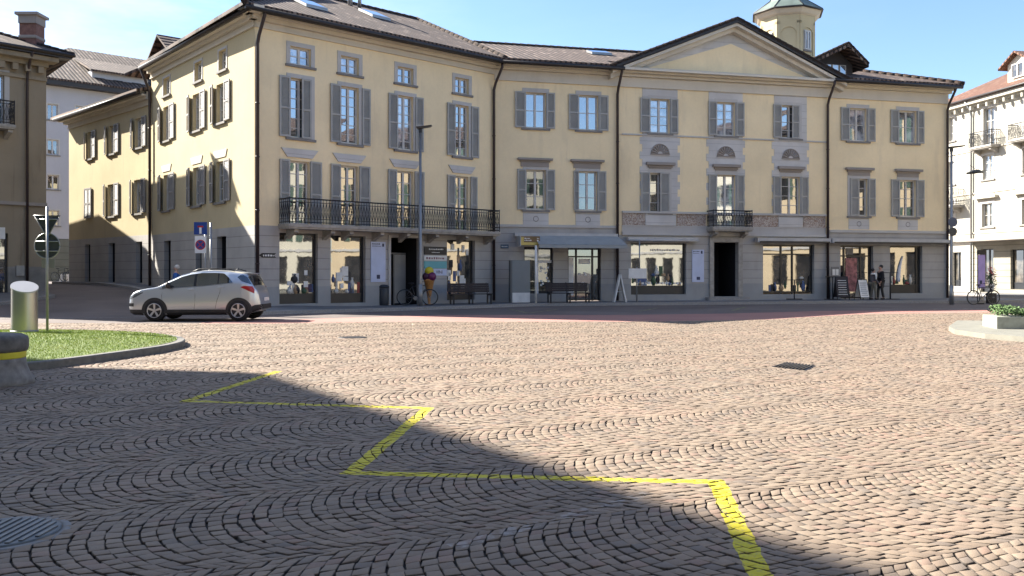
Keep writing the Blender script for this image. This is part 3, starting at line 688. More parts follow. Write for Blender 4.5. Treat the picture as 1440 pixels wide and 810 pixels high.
for (e,sg) in ((ga-.55,1),(gb+.55,-1)):
    def pp(s_,dz,o):
        t=(s_-e)/(gm-e); return C.pt(s_,o,zb-.16+(zap+.19-(zb-.16))*t+dz)
    A=[pp(e,.0,.3),pp(gm,.0,.3),pp(gm,.17,.3),pp(e,.17,.3)]; B=[pp(e,.0,.8),pp(gm,.0,.8),pp(gm,.17,.8),pp(e,.17,.8)]
    mb.box8([A[0],A[1],A[2],A[3],B[0],B[1],B[2],B[3]])
mb.build('raking_gutter',M['gutter'],gab)
mb=MB(); zr0=zb-.16+.18; zr1=zap+.19+.18
for (e) in (ga-.55,gb+.55):
    P=[C.pt(e,.83,zr0),C.pt(gm,.83,zr1),C.pt(gm,-9,zr1),C.pt(e,-9,zr0)]
    if e>gm: P=P[::-1]; 
    l=math.hypot(gm-e,zr1-zr0); uv=[(0,0),(0,l),(9.8,l),(9.8,0)]
    if e>gm: uv=uv[::-1]
    mb.face(P,uv); mb.face([(p[0],p[1],p[2]-.1) for p in P][::-1])
mb.build('roof',M['tile'],gab)
for e in (ga-.55,gb+.55): ridge_tiles(gab,C.pt(e,.75,zr0+.02),C.pt(gm,.75,zr1+.02),.1,.35)
# ================================================================== END HOUSE (right)
endh=empty('end_house',(*C.pt(c1163,0,0)[:2],0),'right end of the yellow terrace with dark timber dormer and hipped brown roof','house')
eu=[(1194.4,1218.4,1182,1194,1219.5,1230),(1263.7,1288.8,1252,1263.3,1289.3,1298.6)]
el=[(1195.5,1219.7,1195.2,1207.3,1220.5,1230.3),(1264.8,1288,1252.6,1264.4,1288.4,1298.8)]
hE=[]
for (a,b,*_) in eu: hE.append((sC(a),sC(b),8.29,9.98))
for (a,b,*_) in el: hE.append((sC(a),sC(b),4.42,6.34))
hE+=[(sC(1182),sC(1228),.15,2.88),(sC(1251.7),sC(1297),.4,2.9)]
wall(C,g1,c1333,3.6,10.5,hE,uo=100).build('wall',M['yellow'],endh); wall(C,g1,c1333,.95,3.6,hE,.25,uo=100).build('plinth',M['plinth'],endh); wall(C,g1,c1333,-.3,.95,hE,.25,uo=100).build('base_course',M['base'],endh)
for k in (0,1):
    a,b,c,d,e,f=eu[k]; window(endh,C,sC(a),sC(b),8.29,9.98,[(sC(c),sC(d)),(sC(e),sC(f))],munt=2,surtop=.2,glassm='glass_cur')
    a,b,c,d,e,f=el[k]; window(endh,C,sC(a),sC(b),4.42,6.34,[(sC(c),sC(d)),(sC(e),sC(f))],munt=4,glassm='glass_shop',surtop=.16,cap=(sC(a)-.3,sC(b)+.3,6.68,6.9),panel=(sC(a)-.1,sC(b)+.1,3.72,4.3))
mb=MB(); mb.pbox(C,g1+.1,c1333-.02,.001,.08,3.55,3.68); mb.build('string_course',M['trim'],endh)
eave(endh,C,g1,c1333,11.35,.75,10.5,10.97,ends=(0,.3))
downpipe(endh,C,c1333-.12,11.35,.15,.7)
mb=MB(); mb.pbox(C,g1+.05,c1333-.05,.081,.42,3.0,3.22); mb.build('awning_box',M['awnbar'],endh)
mb=MB(); mb.pbox(C,g1+.15,c1333-.1,.42,.5,2.98,3.06); mb.build('awning_bar',M['gutter'],endh)
sd=shopwin(endh,C,sC(1182)+.002,sC(1228)-.002,.14,2.86,.22,bars=(sC(1190),sC(1213)),hbars=(2.35,),name='shop_door')
mb=MB(); mb.pbox(C,sC(1192.5),sC(1208.5),-.205,-.2,.5,2.25); mb.build('poster',plain('reddish_menu_poster',(.33,.13,.13),.6,0,.6,6),sd)
mb=MB(); mb.pbox(C,sC(1193),sC(1203),-.2,-.195,2.42,2.75); mb.build('small_sign',M['sill'],sd)
sw=shopwin(endh,C,sC(1251.7)+.002,sC(1297)-.002,.4,2.88,.82,bars=(sC(1292),)); display(sw,C,sC(1254),sC(1290),.86,1.3,9)
mb=MB(); pts=[C.pt(sC(1267+6*(t/8)**2.2),-.2,1.0+1.35*t/8) for t in range(9)]; mb.tube(pts,[.09,.1,.1,.09,.08,.07,.06,.05,.03],8); mb.build('white_ornament',M['white'],sw)
# terrace roof
rl=-6.5; rz=13.85; mb=MB()
roofquad(mb,C,[(-.0,.8,11.32),(g0-.4,.8,11.32),(g0-.4,rl,rz),(-3.5,rl,rz)]); roofquad(mb,C,[(g0-.402,-.6,11.32+1.4*.347),(g0+3.5,-.6,11.32+1.4*.347),(g0+3.5,rl,rz),(g0-.402,rl,rz)]); 
roofquad(mb,C,[(g0-4,-14.5,11.3),(-3.5,-14.5,11.3),(-3.5,rl,rz),(g0-4,rl,rz)]); mb.build('roof',M['tile'],conn)
ridge_tiles(conn,C.pt(-3.5,rl,rz),C.pt(g0+1,rl,rz))
sl2=math.atan2(rz-11.3,7.3); a=onroof(C,0,4.6,11.32,sl2); skylight(conn,C,sC(872)-.2,a[1],a[2],1.1,1.0,sl2)
hz=sC(1200); e1=c1333+.3; mb=MB()
roofquad(mb,C,[(g1+.5,.8,11.36),(e1,.8,11.36),(hz+.2,rl,rz),(g0+1,rl,rz)])
roofquad(mb,C,[(e1,.8,11.36),(e1,-14.5,11.36),(hz+.2,rl,rz),(hz+.1,rl+.1,rz)]) if False else None
P=[C.pt(e1,.8,11.36),C.pt(e1,-14,11.36),C.pt(hz+.2,rl,rz)]; mb.face(P,[(0,0),(14.8,0),(7.4,7)])
roofquad(mb,C,[(e1,-14,11.36),(g0+1,-14,11.36),(g0+1,rl,rz),(hz+.2,rl,rz)])
mb.build('roof',M['tile'],endh)
ridge_tiles(endh,C.pt(g0+1,rl,rz+.02),C.pt(hz+.2,rl,rz+.02)); ridge_tiles(endh,C.pt(hz+.2,rl,rz+.02),C.pt(e1,.8,11.4))
backwalls(endh,[C.pt(c1333,0,0)[:2],C.pt(c1333,-13,0)[:2],C.pt(0,-13,0)[:2]],0,11.2,M['yellow'])
# dormer
da,db=sC(1157)+.2,sC(1203)+.45; dz0=11.3; o1=-.9
dm=wshade(C,[(da,dz0),(db,dz0),(db,12.55),((da+db)/2+.2,13.2),(da,12.55)],-6,o1).build('dormer',M['darkwood'],endh)
for k in range(3):
    x=sC(1165)+.38+k*.43; w=MB(); w.pbox(C,x,x+.38,o1+.002,o1+.03,11.8,12.4); w=w.build('dormer_window',M['wframe'],dm)
    g=MB(); g.face([C.pt(x+.04,o1+.034,11.84),C.pt(x+.34,o1+.034,11.84),C.pt(x+.34,o1+.034,12.37),C.pt(x+.04,o1+.034,12.37)]); g.build('pane',M['glass_cur'],w)
rf=MB(); dmid=(da+db)/2+.25; za=13.3
for (e,ez) in ((sC(1137),12.2),(sC(1222),12.3)):
    P=[C.pt(e,o1+.9,ez),C.pt(dmid,o1+.9,za),C.pt(dmid,-7,za),C.pt(e,-7,ez)]; l=math.hypot(dmid-e,za-ez); uv=[(0,0),(0,l),(6,l),(6,0)]
    rf.face(P if e<dmid else P[::-1],uv if e<dmid else uv[::-1]); rf.face([(p[0],p[1],p[2]-.16) for p in P]); 
    rf.face([P[0],P[1],(P[1][0],P[1][1],P[1][2]-.16),(P[0][0],P[0][1],P[0][2]-.16)]); rf.face([P[0],P[3],(P[3][0],P[3][1],P[3][2]-.16),(P[0][0],P[0][1],P[0][2]-.16)])
rf.build('dormer_roof',M['tile'],dm)
ridge_tiles(dm,C.pt(sC(1137),o1+.85,12.25),C.pt(dmid,o1+.85,13.35),.09,.3); ridge_tiles(dm,C.pt(dmid,o1+.85,13.35),C.pt(sC(1222),o1+.85,12.35),.09,.3)
# ================================================================== TURRET
Dt=53.0; tx,ty=PX(1107,Dt); tr=1.62
tur=empty('turret',(tx,ty,8.6),'octagonal yellow lookout turret with green metal cap rising behind the pediment','tower')
zt0,zt1=9,17.0
ang0=math.atan2(-1,-.15)+R(22.5)-R(6)
def octp(r_,z,k,a=ang0): t=a+math.pi/4*k; return (tx+r_*math.cos(t),ty+r_*math.sin(t),z-.4)
mb=MB()
for k in range(8):
    mb.face([octp(tr,zt0,k),octp(tr,zt0,k+1),octp(tr,zt1,k+1),octp(tr,zt1,k)])
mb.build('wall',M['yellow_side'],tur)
def facepl(k):
    p=Vector(octp(tr,0,k)); q=Vector(octp(tr,0,k+1)); o=Plane.__new__(Plane); o.o=p; o.d=(q-p).normalized(); o.n=Vector((o.d.y,-o.d.x,0)); o.w=(q-p).length; o.pt=lambda a,out,z,o=o:(lambda w_:(w_.x,w_.y,z-.4))(o.o+o.d*a+o.n*out); return o
for k in range(8):
    fp=facepl(k)
    # raised pilaster strips, arch and window
    w=fp.w; mb=MB(); mb.pbox(fp,0,.16,.001,.05,14.6,16.6); mb.pbox(fp,w-.16,w,.001,.05,14.6,16.6); mb.pbox(fp,0,w,.001,.07,14.35,14.6); mb.pbox(fp,0,w,.0015,.05,16.45,16.95)
    c=(w/2); r0=w/2-.17; pts=[(.0,15.8),(0,16.46),(w,16.46),(w,15.8)]
    n=10; arc=[(c+r0*math.cos(math.pi*j/n),15.85+r0*.9*math.sin(math.pi*j/n)) for j in range(n+1)]
    for j in range(n):
        a_,b_=arc[j],arc[j+1]; mb.face([fp.pt(a_[0],.05,a_[1]),fp.pt(a_[0],.05,16.46),fp.pt(b_[0],.05,16.46),fp.pt(b_[0],.05,b_[1])][::-1]); mb.face([fp.pt(a_[0],.0,a_[1]),fp.pt(b_[0],.0,b_[1]),fp.pt(b_[0],.05,b_[1]),fp.pt(a_[0],.05,a_[1])])
    mb.build('arch_moulding',M['yellow_side'],tur)
tw=[k for k in range(8)]
for k in range(8):
    fp=facepl(k)
    if fp.n.y<.2 and fp.n.x>-.5:
        if fp.n.x>-.1 and fp.n.x<.75: window(tur,fp,.38,fp.w-.38,14.95,16.05,[],munt=1,surround=.05,depth=-.03,glassm='glass_cur')
    if fp.n.x<-.75 and fp.n.y<.3: window(tur,fp,.38,fp.w-.38,14.95,16.05,[],munt=1,surround=.05,depth=-.03,glassm='glass_cur')
mb=MB()
prof=[(tr+.02,16.95),(tr+.2,17.05),(tr+.42,17.28)]
for (ra,za_),(rb,zb_) in zip(prof[:-1],prof[1:]):
    for k in range(8): mb.face([octp(ra,za_,k),octp(ra,za_,k+1),octp(rb,zb_,k+1),octp(rb,zb_,k)])
mb.build('cornice',M['cream'],tur)
mb=MB()
prof=[(tr+.5,17.3),(tr+.5,17.38),(1.1,18.1),(.7,18.8),(.12,20.1)]
for (ra,za_),(rb,zb_) in zip(prof[:-1],prof[1:]):
    for k in range(8): mb.face([octp(ra,za_,k),octp(ra,za_,k+1),octp(rb,zb_,k+1),octp(rb,zb_,k)])
mb.face([octp(tr+.5,17.3,k) for k in range(8)][::-1]); mb.build('roof',M['copper'],tur)
mb=MB(); mb.tube([octp(tr+.5,17.32,k) for k in range(9)],.05,6)
for k in range(8): mb.tube([octp(tr+.5,17.38,k),octp(1.1,18.12,k),octp(.7,18.82,k)],.03,5)
mb.build('gutter',M['gutter'],tur)
# ================================================================== GROUND
def polyY(pts,x):
    if x<=pts[0][0]: return pts[0][1]
    for (x0,y0),(x1,y1) in zip(pts[:-1],pts[1:]):
        if x<=x1: return y0+(y1-y0)*(x-x0)/(x1-x0)
    return pts[-1][1]
PB=[(-40,25.6),(-14.6,26.0),(-10.8,25.7),(-7,25.7),(-5.1,26.2),(-2.6,26.6),(3.86,26.6),(8.07,27.8),(12.2,31.3),(19.3,33.2),(26,35),(60,42)]
def asphalt(name,c,var=.25):
    m,nt,b=nm(name)
    f=ramp(nt,noise(nt,.35,6),.35,.68); col=mixc(nt,f,tuple(x*(1-var) for x in c),tuple(x*(1+var) for x in c))
    f2=noise(nt,60,2); col=mixc(nt,mathn(nt,'MULTIPLY',ramp(nt,f2,.45,.75),.35),col,tuple(x*2.2 for x in c))
    f3=ramp(nt,noise(nt,1.2,5,stretch=(.3,1,1)),.5,.7); col=mixc(nt,mathn(nt,'MULTIPLY',f3,.3),col,tuple(x*.55 for x in c))
    nt.links.new(col,b.inputs['Base Color']); b.inputs['Roughness'].default_value=.9; bump(nt,b,f2,.3,.01); return m
M['asphalt']=asphalt('asphalt',(.125,.102,.094)); M['asphalt_red']=asphalt('red_asphalt',(.3,.15,.125),.15)
# big ground sheet following the rise of the side street
xs=sorted(set([-600,-200,-90,-60]+[-45+1.5*i for i in range(60)]+[60,90,200,600])); ys=sorted(set([-600,-200,-60]+[-30+3*i for i in range(19)]+[27+1.5*i for i in range(30)]+[90,200,700]))
mb=MB()
for i in range(len(xs)-1):
    for j in range(len(ys)-1):
        q=[(xs[i],ys[j]),(xs[i+1],ys[j]),(xs[i+1],ys[j+1]),(xs[i],ys[j+1])]
        mb.face([(x,y,gz(x,y)-.004) for x,y in q],q,True)
tag(mb.build('ground',M['asphalt'],merge=True),kind='structure')
# dark joint sand under the setts
M['joint']=plain('dark_joint_sand',(.024,.021,.019),.95,0,.3,3)
mb=MB()
X=[p[0] for p in PB if -40<=p[0]<=60]
for x0,x1 in zip(PB[:-1],PB[1:]):
    mb.face([(x0[0],-20,0),(x1[0],-20,0),(x1[0],x1[1],0),(x0[0],x0[1],0)])
tag(mb.build('plaza_bedding',M['joint']),kind='structure')
# ---- setts as real stones in segmental arcs
def setts():
    th=R(26); ca,sa=math.cos(th),math.sin(th); w=1.45; p=.090; Rr=w*.5/math.sin(R(42)); q=.108
    V=[];ncol=[]
    nb=int(60/w); cells=[]
    half=R(42)
    rs=np.random.default_rng(3)
    px_=[a[0] for a in PB]; py_=[a[1] for a in PB]
    for j in range(-40,41):
        b0=j*w-.45; ph=rs.uniform(0,p)
        # range of a where the band meets the visible wedge
        I=np.arange(int(-30/p),int(52/p))
        n=16
        k=np.arange(n)
        ii,kk=np.meshgrid(I,k,indexing='ij')
        off=rs.uniform(-.45,.45,size=(len(I),1))
        e0=(kk+off)/n; e1=(kk+1+off)/n
        e0=np.clip(np.where(kk==0,0,e0),0,1); e1=np.clip(np.where(kk==n-1,1,e1),0,1)
        f0=-half+2*half*e0; f1=-half+2*half*e1
        t0=ii*p+ph; t1=t0+p
        cx=(f0+f1)/2
        A=(t0+t1)/2+Rr-Rr*np.cos(cx)*1.0; B=b0+Rr*np.sin(cx)
        Xc=A*ca-B*sa; Yc=A*sa+B*ca
        yb=np.interp(Xc,px_,py_)
        keep=(Yc<yb-.05)&(Yc>2.6)&(np.abs(Xc)<Yc*.66+2.2)
        keep&=~((Yc>14.5)&(Yc<21.2)&(Xc<-8.5-(Yc-17)*0)&(Xc>-14.5))
        sel=np.nonzero(keep)
        cells.append(np.stack([t0[sel],t1[sel],f0[sel],f1[sel],np.full(len(sel[0]),b0)],1))
    Cc=np.concatenate(cells); n=len(Cc)
    t0,t1,f0,f1,b0=Cc.T
    g=rs.uniform(.0020,.0042,n); g2=rs.uniform(.0020,.0042,n)
    corner=[(t0,f0,1,1),(t1,f0,-1,1),(t1,f1,-1,-1),(t0,f1,1,-1)]
    def ring(inset,z,jit,sel_seed):
        out=np.zeros((n,4,3))
        for c,(t,f,st,sf) in enumerate(corner):
            tt=t+st*(g+inset); ff=f+sf*(g2+inset)/Rr
            # row spacing shrinks toward the band edges: clamp inset there
            A=tt+Rr-Rr*np.cos(ff); B=b0+Rr*np.sin(ff)
            A=A+J[:,c,0]*jit; B=B+J[:,c,1]*jit
            out[:,c,0]=A*ca-B*sa; out[:,c,1]=A*sa+B*ca; out[:,c,2]=z
        return out
    J=rs.normal(0,.0042,(n,4,2))
    h=rs.normal(.0165,.0018,n); tilt=rs.normal(0,.0015,(n,4))
    r0=ring(0,0.0005,1,0); r1=ring(.001,h*.72,1,0); r2=ring(.0065,h,1,0)
    r1[:,:,2]=(h*.84)[:,None]+tilt*.9; r2[:,:,2]=h[:,None]+tilt
    V=np.concatenate([r0,r1,r2],axis=1).reshape(-1,3)
    base=(np.arange(n)*12)[:,None]
    fs=[[8,11,10,9]]
    for r_ in (0,4):
        for c in range(4):
            d=(c+1)%4; fs.append([r_+c,r_+4+c,r_+4+d,r_+d])
    # stones whose rotation flips orientation are fine: cycles is two sided
    Fa=np.array(fs)[None]+base[:,:,None]; nf=len(fs)
    me=bpy.data.meshes.new('plaza_paving'); me.vertices.add(len(V)); me.vertices.foreach_set('co',V.ravel())
    me.loops.add(n*nf*4); me.loops.foreach_set('vertex_index',Fa.ravel().astype(np.int32))
    me.polygons.add(n*nf); me.polygons.foreach_set('loop_start',np.arange(n*nf,dtype=np.int32)*4); me.polygons.foreach_set('loop_total',np.full(n*nf,4,dtype=np.int32))
    at=me.attributes.new('stone','FLOAT_COLOR','POINT')
    c=rs.random((n,1,4)).repeat(12,axis=1); at.data.foreach_set('color',c.astype(np.float32).ravel())
    ed_=np.tile(np.repeat(np.array([0,.35,1.0],dtype=np.float32),4),n); a2=me.attributes.new('edge','FLOAT','POINT'); a2.data.foreach_set('value',ed_)
    me.update(calc_edges=True); me.validate()
    o=bpy.data.objects.new('plaza_paving',me); COL.objects.link(o)
    print('setts',n); return tag(o,kind='structure')
def settmat():
    m,nt,b=nm('porphyry_setts')
    a=N(nt,'ShaderNodeAttribute'); a.attribute_name='stone'; sp=N(nt,'ShaderNodeSeparateColor'); nt.links.new(a.outputs['Color'],sp.inputs[0])
    big=ramp(nt,noise(nt,.28,5),.38,.64); med=ramp(nt,noise(nt,1.4,4),.4,.62)
    base=mixc(nt,big,(.24,.186,.134),(.24,.17,.117))
    col=mixc(nt,sp.outputs[0],mixc(nt,.5,base,(.165,.122,.09)),mixc(nt,.4,base,(.31,.25,.188)))
    col=mixc(nt,mathn(nt,'MULTIPLY',mathn(nt,'GREATER_THAN',sp.outputs[1],.9),.5),col,(.27,.17,.13))
    col=mixc(nt,mathn(nt,'MULTIPLY',mathn(nt,'LESS_THAN',sp.outputs[1],.08),.5),col,(.12,.105,.095))
    col=mixc(nt,mathn(nt,'MULTIPLY',med,.3),col,(.13,.11,.092)); pt=ramp(nt,noise(nt,.6,3,rough=.4),.6,.68); col=mixc(nt,mathn(nt,'MULTIPLY',pt,.35),col,(.30,.21,.155)); st2=ramp(nt,noise(nt,2.3,5,rough=.75),.62,.72); col=mixc(nt,mathn(nt,'MULTIPLY',st2,.35),col,(.09,.078,.068))
    gr=ramp(nt,noise(nt,70,3),.35,.7); col=mixc(nt,mathn(nt,'MULTIPLY',gr,.25),col,(.12,.10,.085))
    P=pos(nt); s3=N(nt,'ShaderNodeSeparateXYZ'); nt.links.new(P,s3.inputs[0])
    wx=mathn(nt,'SUBTRACT',noise(nt,7,2),.5); xx=mathn(nt,'ADD',s3.outputs[0],mathn(nt,'MULTIPLY',wx,.05)); yy=mathn(nt,'ADD',s3.outputs[1],mathn(nt,'MULTIPLY',mathn(nt,'SUBTRACT',noise(nt,16,4),.5),.05))
    def seg(p,q,hw):
        dx,dy=q[0]-p[0],q[1]-p[1]; l=math.hypot(dx,dy); ux,uy=dx/l,dy/l
        a_=mathn(nt,'ADD',mathn(nt,'MULTIPLY',mathn(nt,'SUBTRACT',xx,p[0]),ux),mathn(nt,'MULTIPLY',mathn(nt,'SUBTRACT',yy,p[1]),uy))
        d_=mathn(nt,'ABSOLUTE',mathn(nt,'ADD',mathn(nt,'MULTIPLY',mathn(nt,'SUBTRACT',xx,p[0]),-uy),mathn(nt,'MULTIPLY',mathn(nt,'SUBTRACT',yy,p[1]),ux)))
        return mathn(nt,'MULTIPLY',mathn(nt,'LESS_THAN',d_,hw),mathn(nt,'MULTIPLY',mathn(nt,'GREATER_THAN',a_,-hw*.8),mathn(nt,'LESS_THAN',a_,l+hw*.8)))
    Z=[GP(390,524),GP(262,566),GP(602,576),GP(492,668),GP(1008,681),GP(1066,808)]; Z.append((Z[5][0]-.05,3.0))
    mk=None
    for i in range(6):
        if i==5: s_=seg(Z[5],Z[6],.062)
        else: s_=seg(Z[i],Z[i+1],.062)
        mk=s_ if mk is None else mathn(nt,'MAXIMUM',mk,s_)
    wear=ramp(nt,noise(nt,22,6,rough=.75),.36,.5); lowz=ramp(nt,s3.outputs[2],.003,.009)
    mk=mathn(nt,'MULTIPLY',mathn(nt,'MULTIPLY',mk,lowz),mathn(nt,'ADD',.2,mathn(nt,'MULTIPLY',wear,.68)))
    col=mixc(nt,mk,col,(.58,.5,.015))
    wl=seg(GP(640,772),GP(905,700),.05); wl2=seg(GP(1200,640),GP(1350,600),.03)
    wl=mathn(nt,'MULTIPLY',wl,mathn(nt,'MULTIPLY',ramp(nt,noise(nt,14,4),.45,.62),.38)); col=mixc(nt,wl,col,(.42,.42,.42))
    eg=N(nt,'ShaderNodeAttribute'); eg.attribute_name='edge'; dz=ramp(nt,mathn(nt,'ADD',eg.outputs['Fac'],mathn(nt,'MULTIPLY',mathn(nt,'SUBTRACT',noise(nt,55,3),.5),.5)),.15,.85); col=mixc(nt,dz,(.035,.029,.025),col)
    nt.links.new(col,b.inputs['Base Color']); b.inputs['Roughness'].default_value=.72; b.inputs['Specular IOR Level'].default_value=.3
    bump(nt,b,noise(nt,120,3),.35,.004); return m
ps=setts(); ps.data.materials.append(settmat())
# red lane along the far edge of the setts
mb=MB(); q=[p for p in PB if -9<p[0]<30]; q=[(-9.2,25.0)]+q
for a,b in zip(q[:-1],q[1:]): wa,wb_=[2.2 if p[0]<-6 else 3.2 if p[0]<-3 else 4.4 if p[0]<9 else 3.0 if p[0]<14 else 2.2 for p in (a,b)]; mb.face([(a[0],a[1],.002),(b[0],b[1],.002),(b[0],b[1]+wb_,.002),(a[0],a[1]+wa,.002)])
tag(mb.build('red_lane',M['asphalt_red']),kind='structure')
# worn line markings on the road
def markmat(name,c,amt):
    m,nt,b=nm(name); f=ramp(nt,noise(nt,6,5,rough=.7),.42,.6)
    nt.links.new(mixc(nt,mathn(nt,'MULTIPLY',f,amt),(.085,.08,.078),c),b.inputs['Base Color']); b.inputs['Roughness'].default_value=.85; return m
M['oldyellow']=markmat('worn_yellow_paint',(.33,.3,.12),.75); M['oldwhite']=markmat('worn_white_paint',(.5,.5,.48),.75)
def roadline(pts,wd,mat,name='road_marking',z=.003):
    mb=MB()
    for p,q in zip(pts[:-1],pts[1:]):
        d=Vector((q[0]-p[0],q[1]-p[1],0)); L_=d.length; d.normalize(); n=Vector((-d.y,d.x,0))*wd/2; k=max(1,int(L_/1.0))
        for i in range(k):
            a=(p[0]+d.x*L_*i/k,p[1]+d.y*L_*i/k); b=(p[0]+d.x*L_*(i+1)/k,p[1]+d.y*L_*(i+1)/k)
            mb.face([(x,y,gz(x,y)+z) for x,y in ((a[0]-n.x,a[1]-n.y),(b[0]-n.x,b[1]-n.y),(b[0]+n.x,b[1]+n.y),(a[0]+n.x,a[1]+n.y))])
    return tag(mb.build(name,mat),kind='structure')
roadline([GP(716,434.5),GP(742,440.5),GP(784,435)],.16,M['oldyellow']); roadline([GP(898,438),GP(925,433)],.16,M['oldyellow']); roadline([GP(1030,437),GP(1048,431.5)],.16,M['oldyellow'])
roadline([GP(600,433),GP(642,436)],.12,M['oldyellow'])
for a,b in ((1212,1238),(1255,1285),(1310,1322),(1355,1378)): roadline([GP(a,434.5),GP(b,434.3)],.18,M['oldwhite'])
roadline([(-15.2,28.6),(-13.0,29.2),(-12.2,30.8),(-12.4,33.2)],.12,M['oldwhite']); roadline([(-20,28.2),(-16,28.4)],.12,M['oldwhite'])
# pavements
def pavement(inner,outer,h=.12):
    mb=MB(); n=len(inner)
    def G(p,z): return (p[0],p[1],gz(*p)+z)
    T=[]
    for i in range(n-1):
        a,b,c,d=inner[i],inner[i+1],outer[i+1],outer[i]
        k=max(1,int(math.hypot(b[0]-a[0],b[1]-a[1])/1.2))
        for j in range(k):
            l=lambda p,q,t:(p[0]+(q[0]-p[0])*t,p[1]+(q[1]-p[1])*t)
            a1,b1,c1,d1=l(a,b,j/k),l(a,b,(j+1)/k),l(d,c,(j+1)/k),l(d,c,j/k); T.append((a1,b1,c1,d1))
    for a1,b1,c1,d1 in T:
        mb.face([G(a1,h),G(b1,h),G(c1,h),G(d1,h)])
    o=tag(mb.build('pavement',M['pave']),kind='structure')
    kb=MB()
    for a1,b1,c1,d1 in T:
        def inn(o_,i_): v=Vector((i_[0]-o_[0],i_[1]-o_[1])); v=v.normalized()*.22; return (o_[0]+v.x,o_[1]+v.y)
        ci,di=inn(c1,b1),inn(d1,a1)
        kb.face([G(di,h+.004),G(ci,h+.004),G(c1,h+.004),G(d1,h+.004)]); kb.face([G(d1,-.05),G(c1,-.05),G(c1,h+.004),G(d1,h+.004)][::-1])
    tag(kb.build('kerb',M['granite']),kind='structure')
def pc(pl,px,o): return pl.pt(pl.s(px),o,0)[:2]
pavement([pc(W,97,-.05),pc(W,213,-.05),pc(S,300,-.05),pc(S,357,-.05),pc(L,358,-.05),pc(L,500,-.05),pc(L,690,-.05),pc(C,870,-.05),pc(C,1170,-.05),pc(C,1333,-.05),(26,48.5)],
         [pc(W,97,.9),pc(W,213,1.0),pc(S,300,1.3),pc(S,345,1.8),(-9.7,30.3),pc(L,500,2.5),pc(L,700,2.6),pc(C,870,2.4),pc(C,1170,2.6),(21.6,43.0),(26.5,44.2)])
pavement([(-34,36),PX(-60,38.0),OBc],[(-34,31.5),PX(0,34.3),PX(80,37.6)]) if False else None
pavement([pc(RB,1310,-.1),pc(RB,1440,-.1),pc(RB,1600,-.1)],[pc(RB,1310,3),pc(RB,1440,3.2),pc(RB,1600,3.4)])
# ================================================================== LEFT OLD BUILDING
OB=Plane(65,39.6,1900); sO=OB.s; ob0=sO(-260)
old=empty('old_house',(*OB.pt(0,0,0)[:2],gz(-22,41)),'weathered beige house at the left edge with stained plaster, brick chimney and iron balcony','house')
hO=[(sO(-10),sO(11.5),.3,3.2),(sO(-12),sO(6),7.9,10.1),(sO(-90),sO(-60),7.9,10.1),(sO(-90),sO(-60),.6,3.2)]
wall(OB,ob0,0,1.75,10.8,hO,uo=9).build('wall',M['oldwall'],old); wall(OB,ob0,0,0,1.75,hO).build('plinth',M['oldbase'],old)
window(old,OB,sO(-12),sO(6),7.9,10.1,[],munt=3,surround=.2); window(old,OB,sO(-90),sO(-60),7.9,10.1,[],munt=3,surround=.2)
shopwin(old,OB,sO(-10)+.002,sO(11.5)-.002,.4,3.2,.6,name='shop_door'); shopwin(old,OB,sO(-90)+.002,sO(-60)-.002,.6,3.2,.9)
mb=MB(); mb.pbox(OB,sO(-6),sO(6),.03,.12,2.95,3.45); mb.build('shop_sign',M['paper'],old)
mb=MB(); mb.pbox(OB,ob0,0,.001,.14,4.45,4.6); mb.build('string_course',M['trimdark'],old)
mb=MB(); mb.pbox(OB,ob0,0,.001,.12,10.05,10.2); mb.pbox(OB,ob0,0,.0015,.3,10.65,10.85); mb.pbox(OB,ob0,.3,.002,.7,10.8515,11.05)
x=ob0
while x<-.2: mb.pbox(OB,x,x+.22,.12,.34,10.35,10.63); x+=.52
mb.build('cornice',M['oldwall'],old)
mb=MB(); mb.pbox(OB,ob0,.8,.3,.85,11.07,11.2); mb.tube([OB.pt(ob0,.92,11.22),OB.pt(.9,.92,11.22)],.08,8); mb.build('gutter',M['gutter'],old)
mb=MB(); a=sO(37); mb.tube([OB.pt(a,.88,11.15),OB.pt(a,.5,10.8),OB.pt(a,.2,10.3),OB.pt(a,.13,9.9),OB.pt(a,.13,.6)],.06,8); mb.build('downpipe',M['pipe'],old)
pavement([OB.pt(ob0,.0,0)[:2],OB.pt(sO(0),.0,0)[:2],OB.pt(-.2,.0,0)[:2]],[OB.pt(ob0,4.2,0)[:2],PX(0,34.6),PX(78,37.4)])
balcony(old,OB,sO(-22),sO(14),7.85,8.85,.8,[sO(-15),sO(8)])
mb=MB(); mb.pbox(OB,sO(22),sO(37)-.1,.001,.1,1.35,1.8); mb.build('meter_box',M['steel'],old)
SD=Vector((-.766*1.0,.643,0)) if False else Vector((-.643,.766,0))
def PL2(o,d):
    p=Plane.__new__(Plane); p.o=Vector((*o,0)); p.d=Vector((*d,0)).normalized(); p.n=Vector((p.d.y,-p.d.x,0)); return p
oc=Vector(OB.pt(0,0,0)); back=Vector((-.643,.766,0))
e8=oc+back*7.4
mb=MB(); OS=PL2(tuple(e8[:2]) if False else (oc.x,oc.y),(back.x,back.y))
for (p,q) in (((oc.x,oc.y),(e8.x,e8.y)),((e8.x,e8.y),(e8.x-16,e8.y+2)),):
    mb.face([(p[0],p[1],0),(q[0],q[1],0),(q[0],q[1],11.3),(p[0],p[1],10.9)],[(0,0),(9,0),(9,11.3),(0,11.3)])
mb.build('wall',M['oldwall'],old)
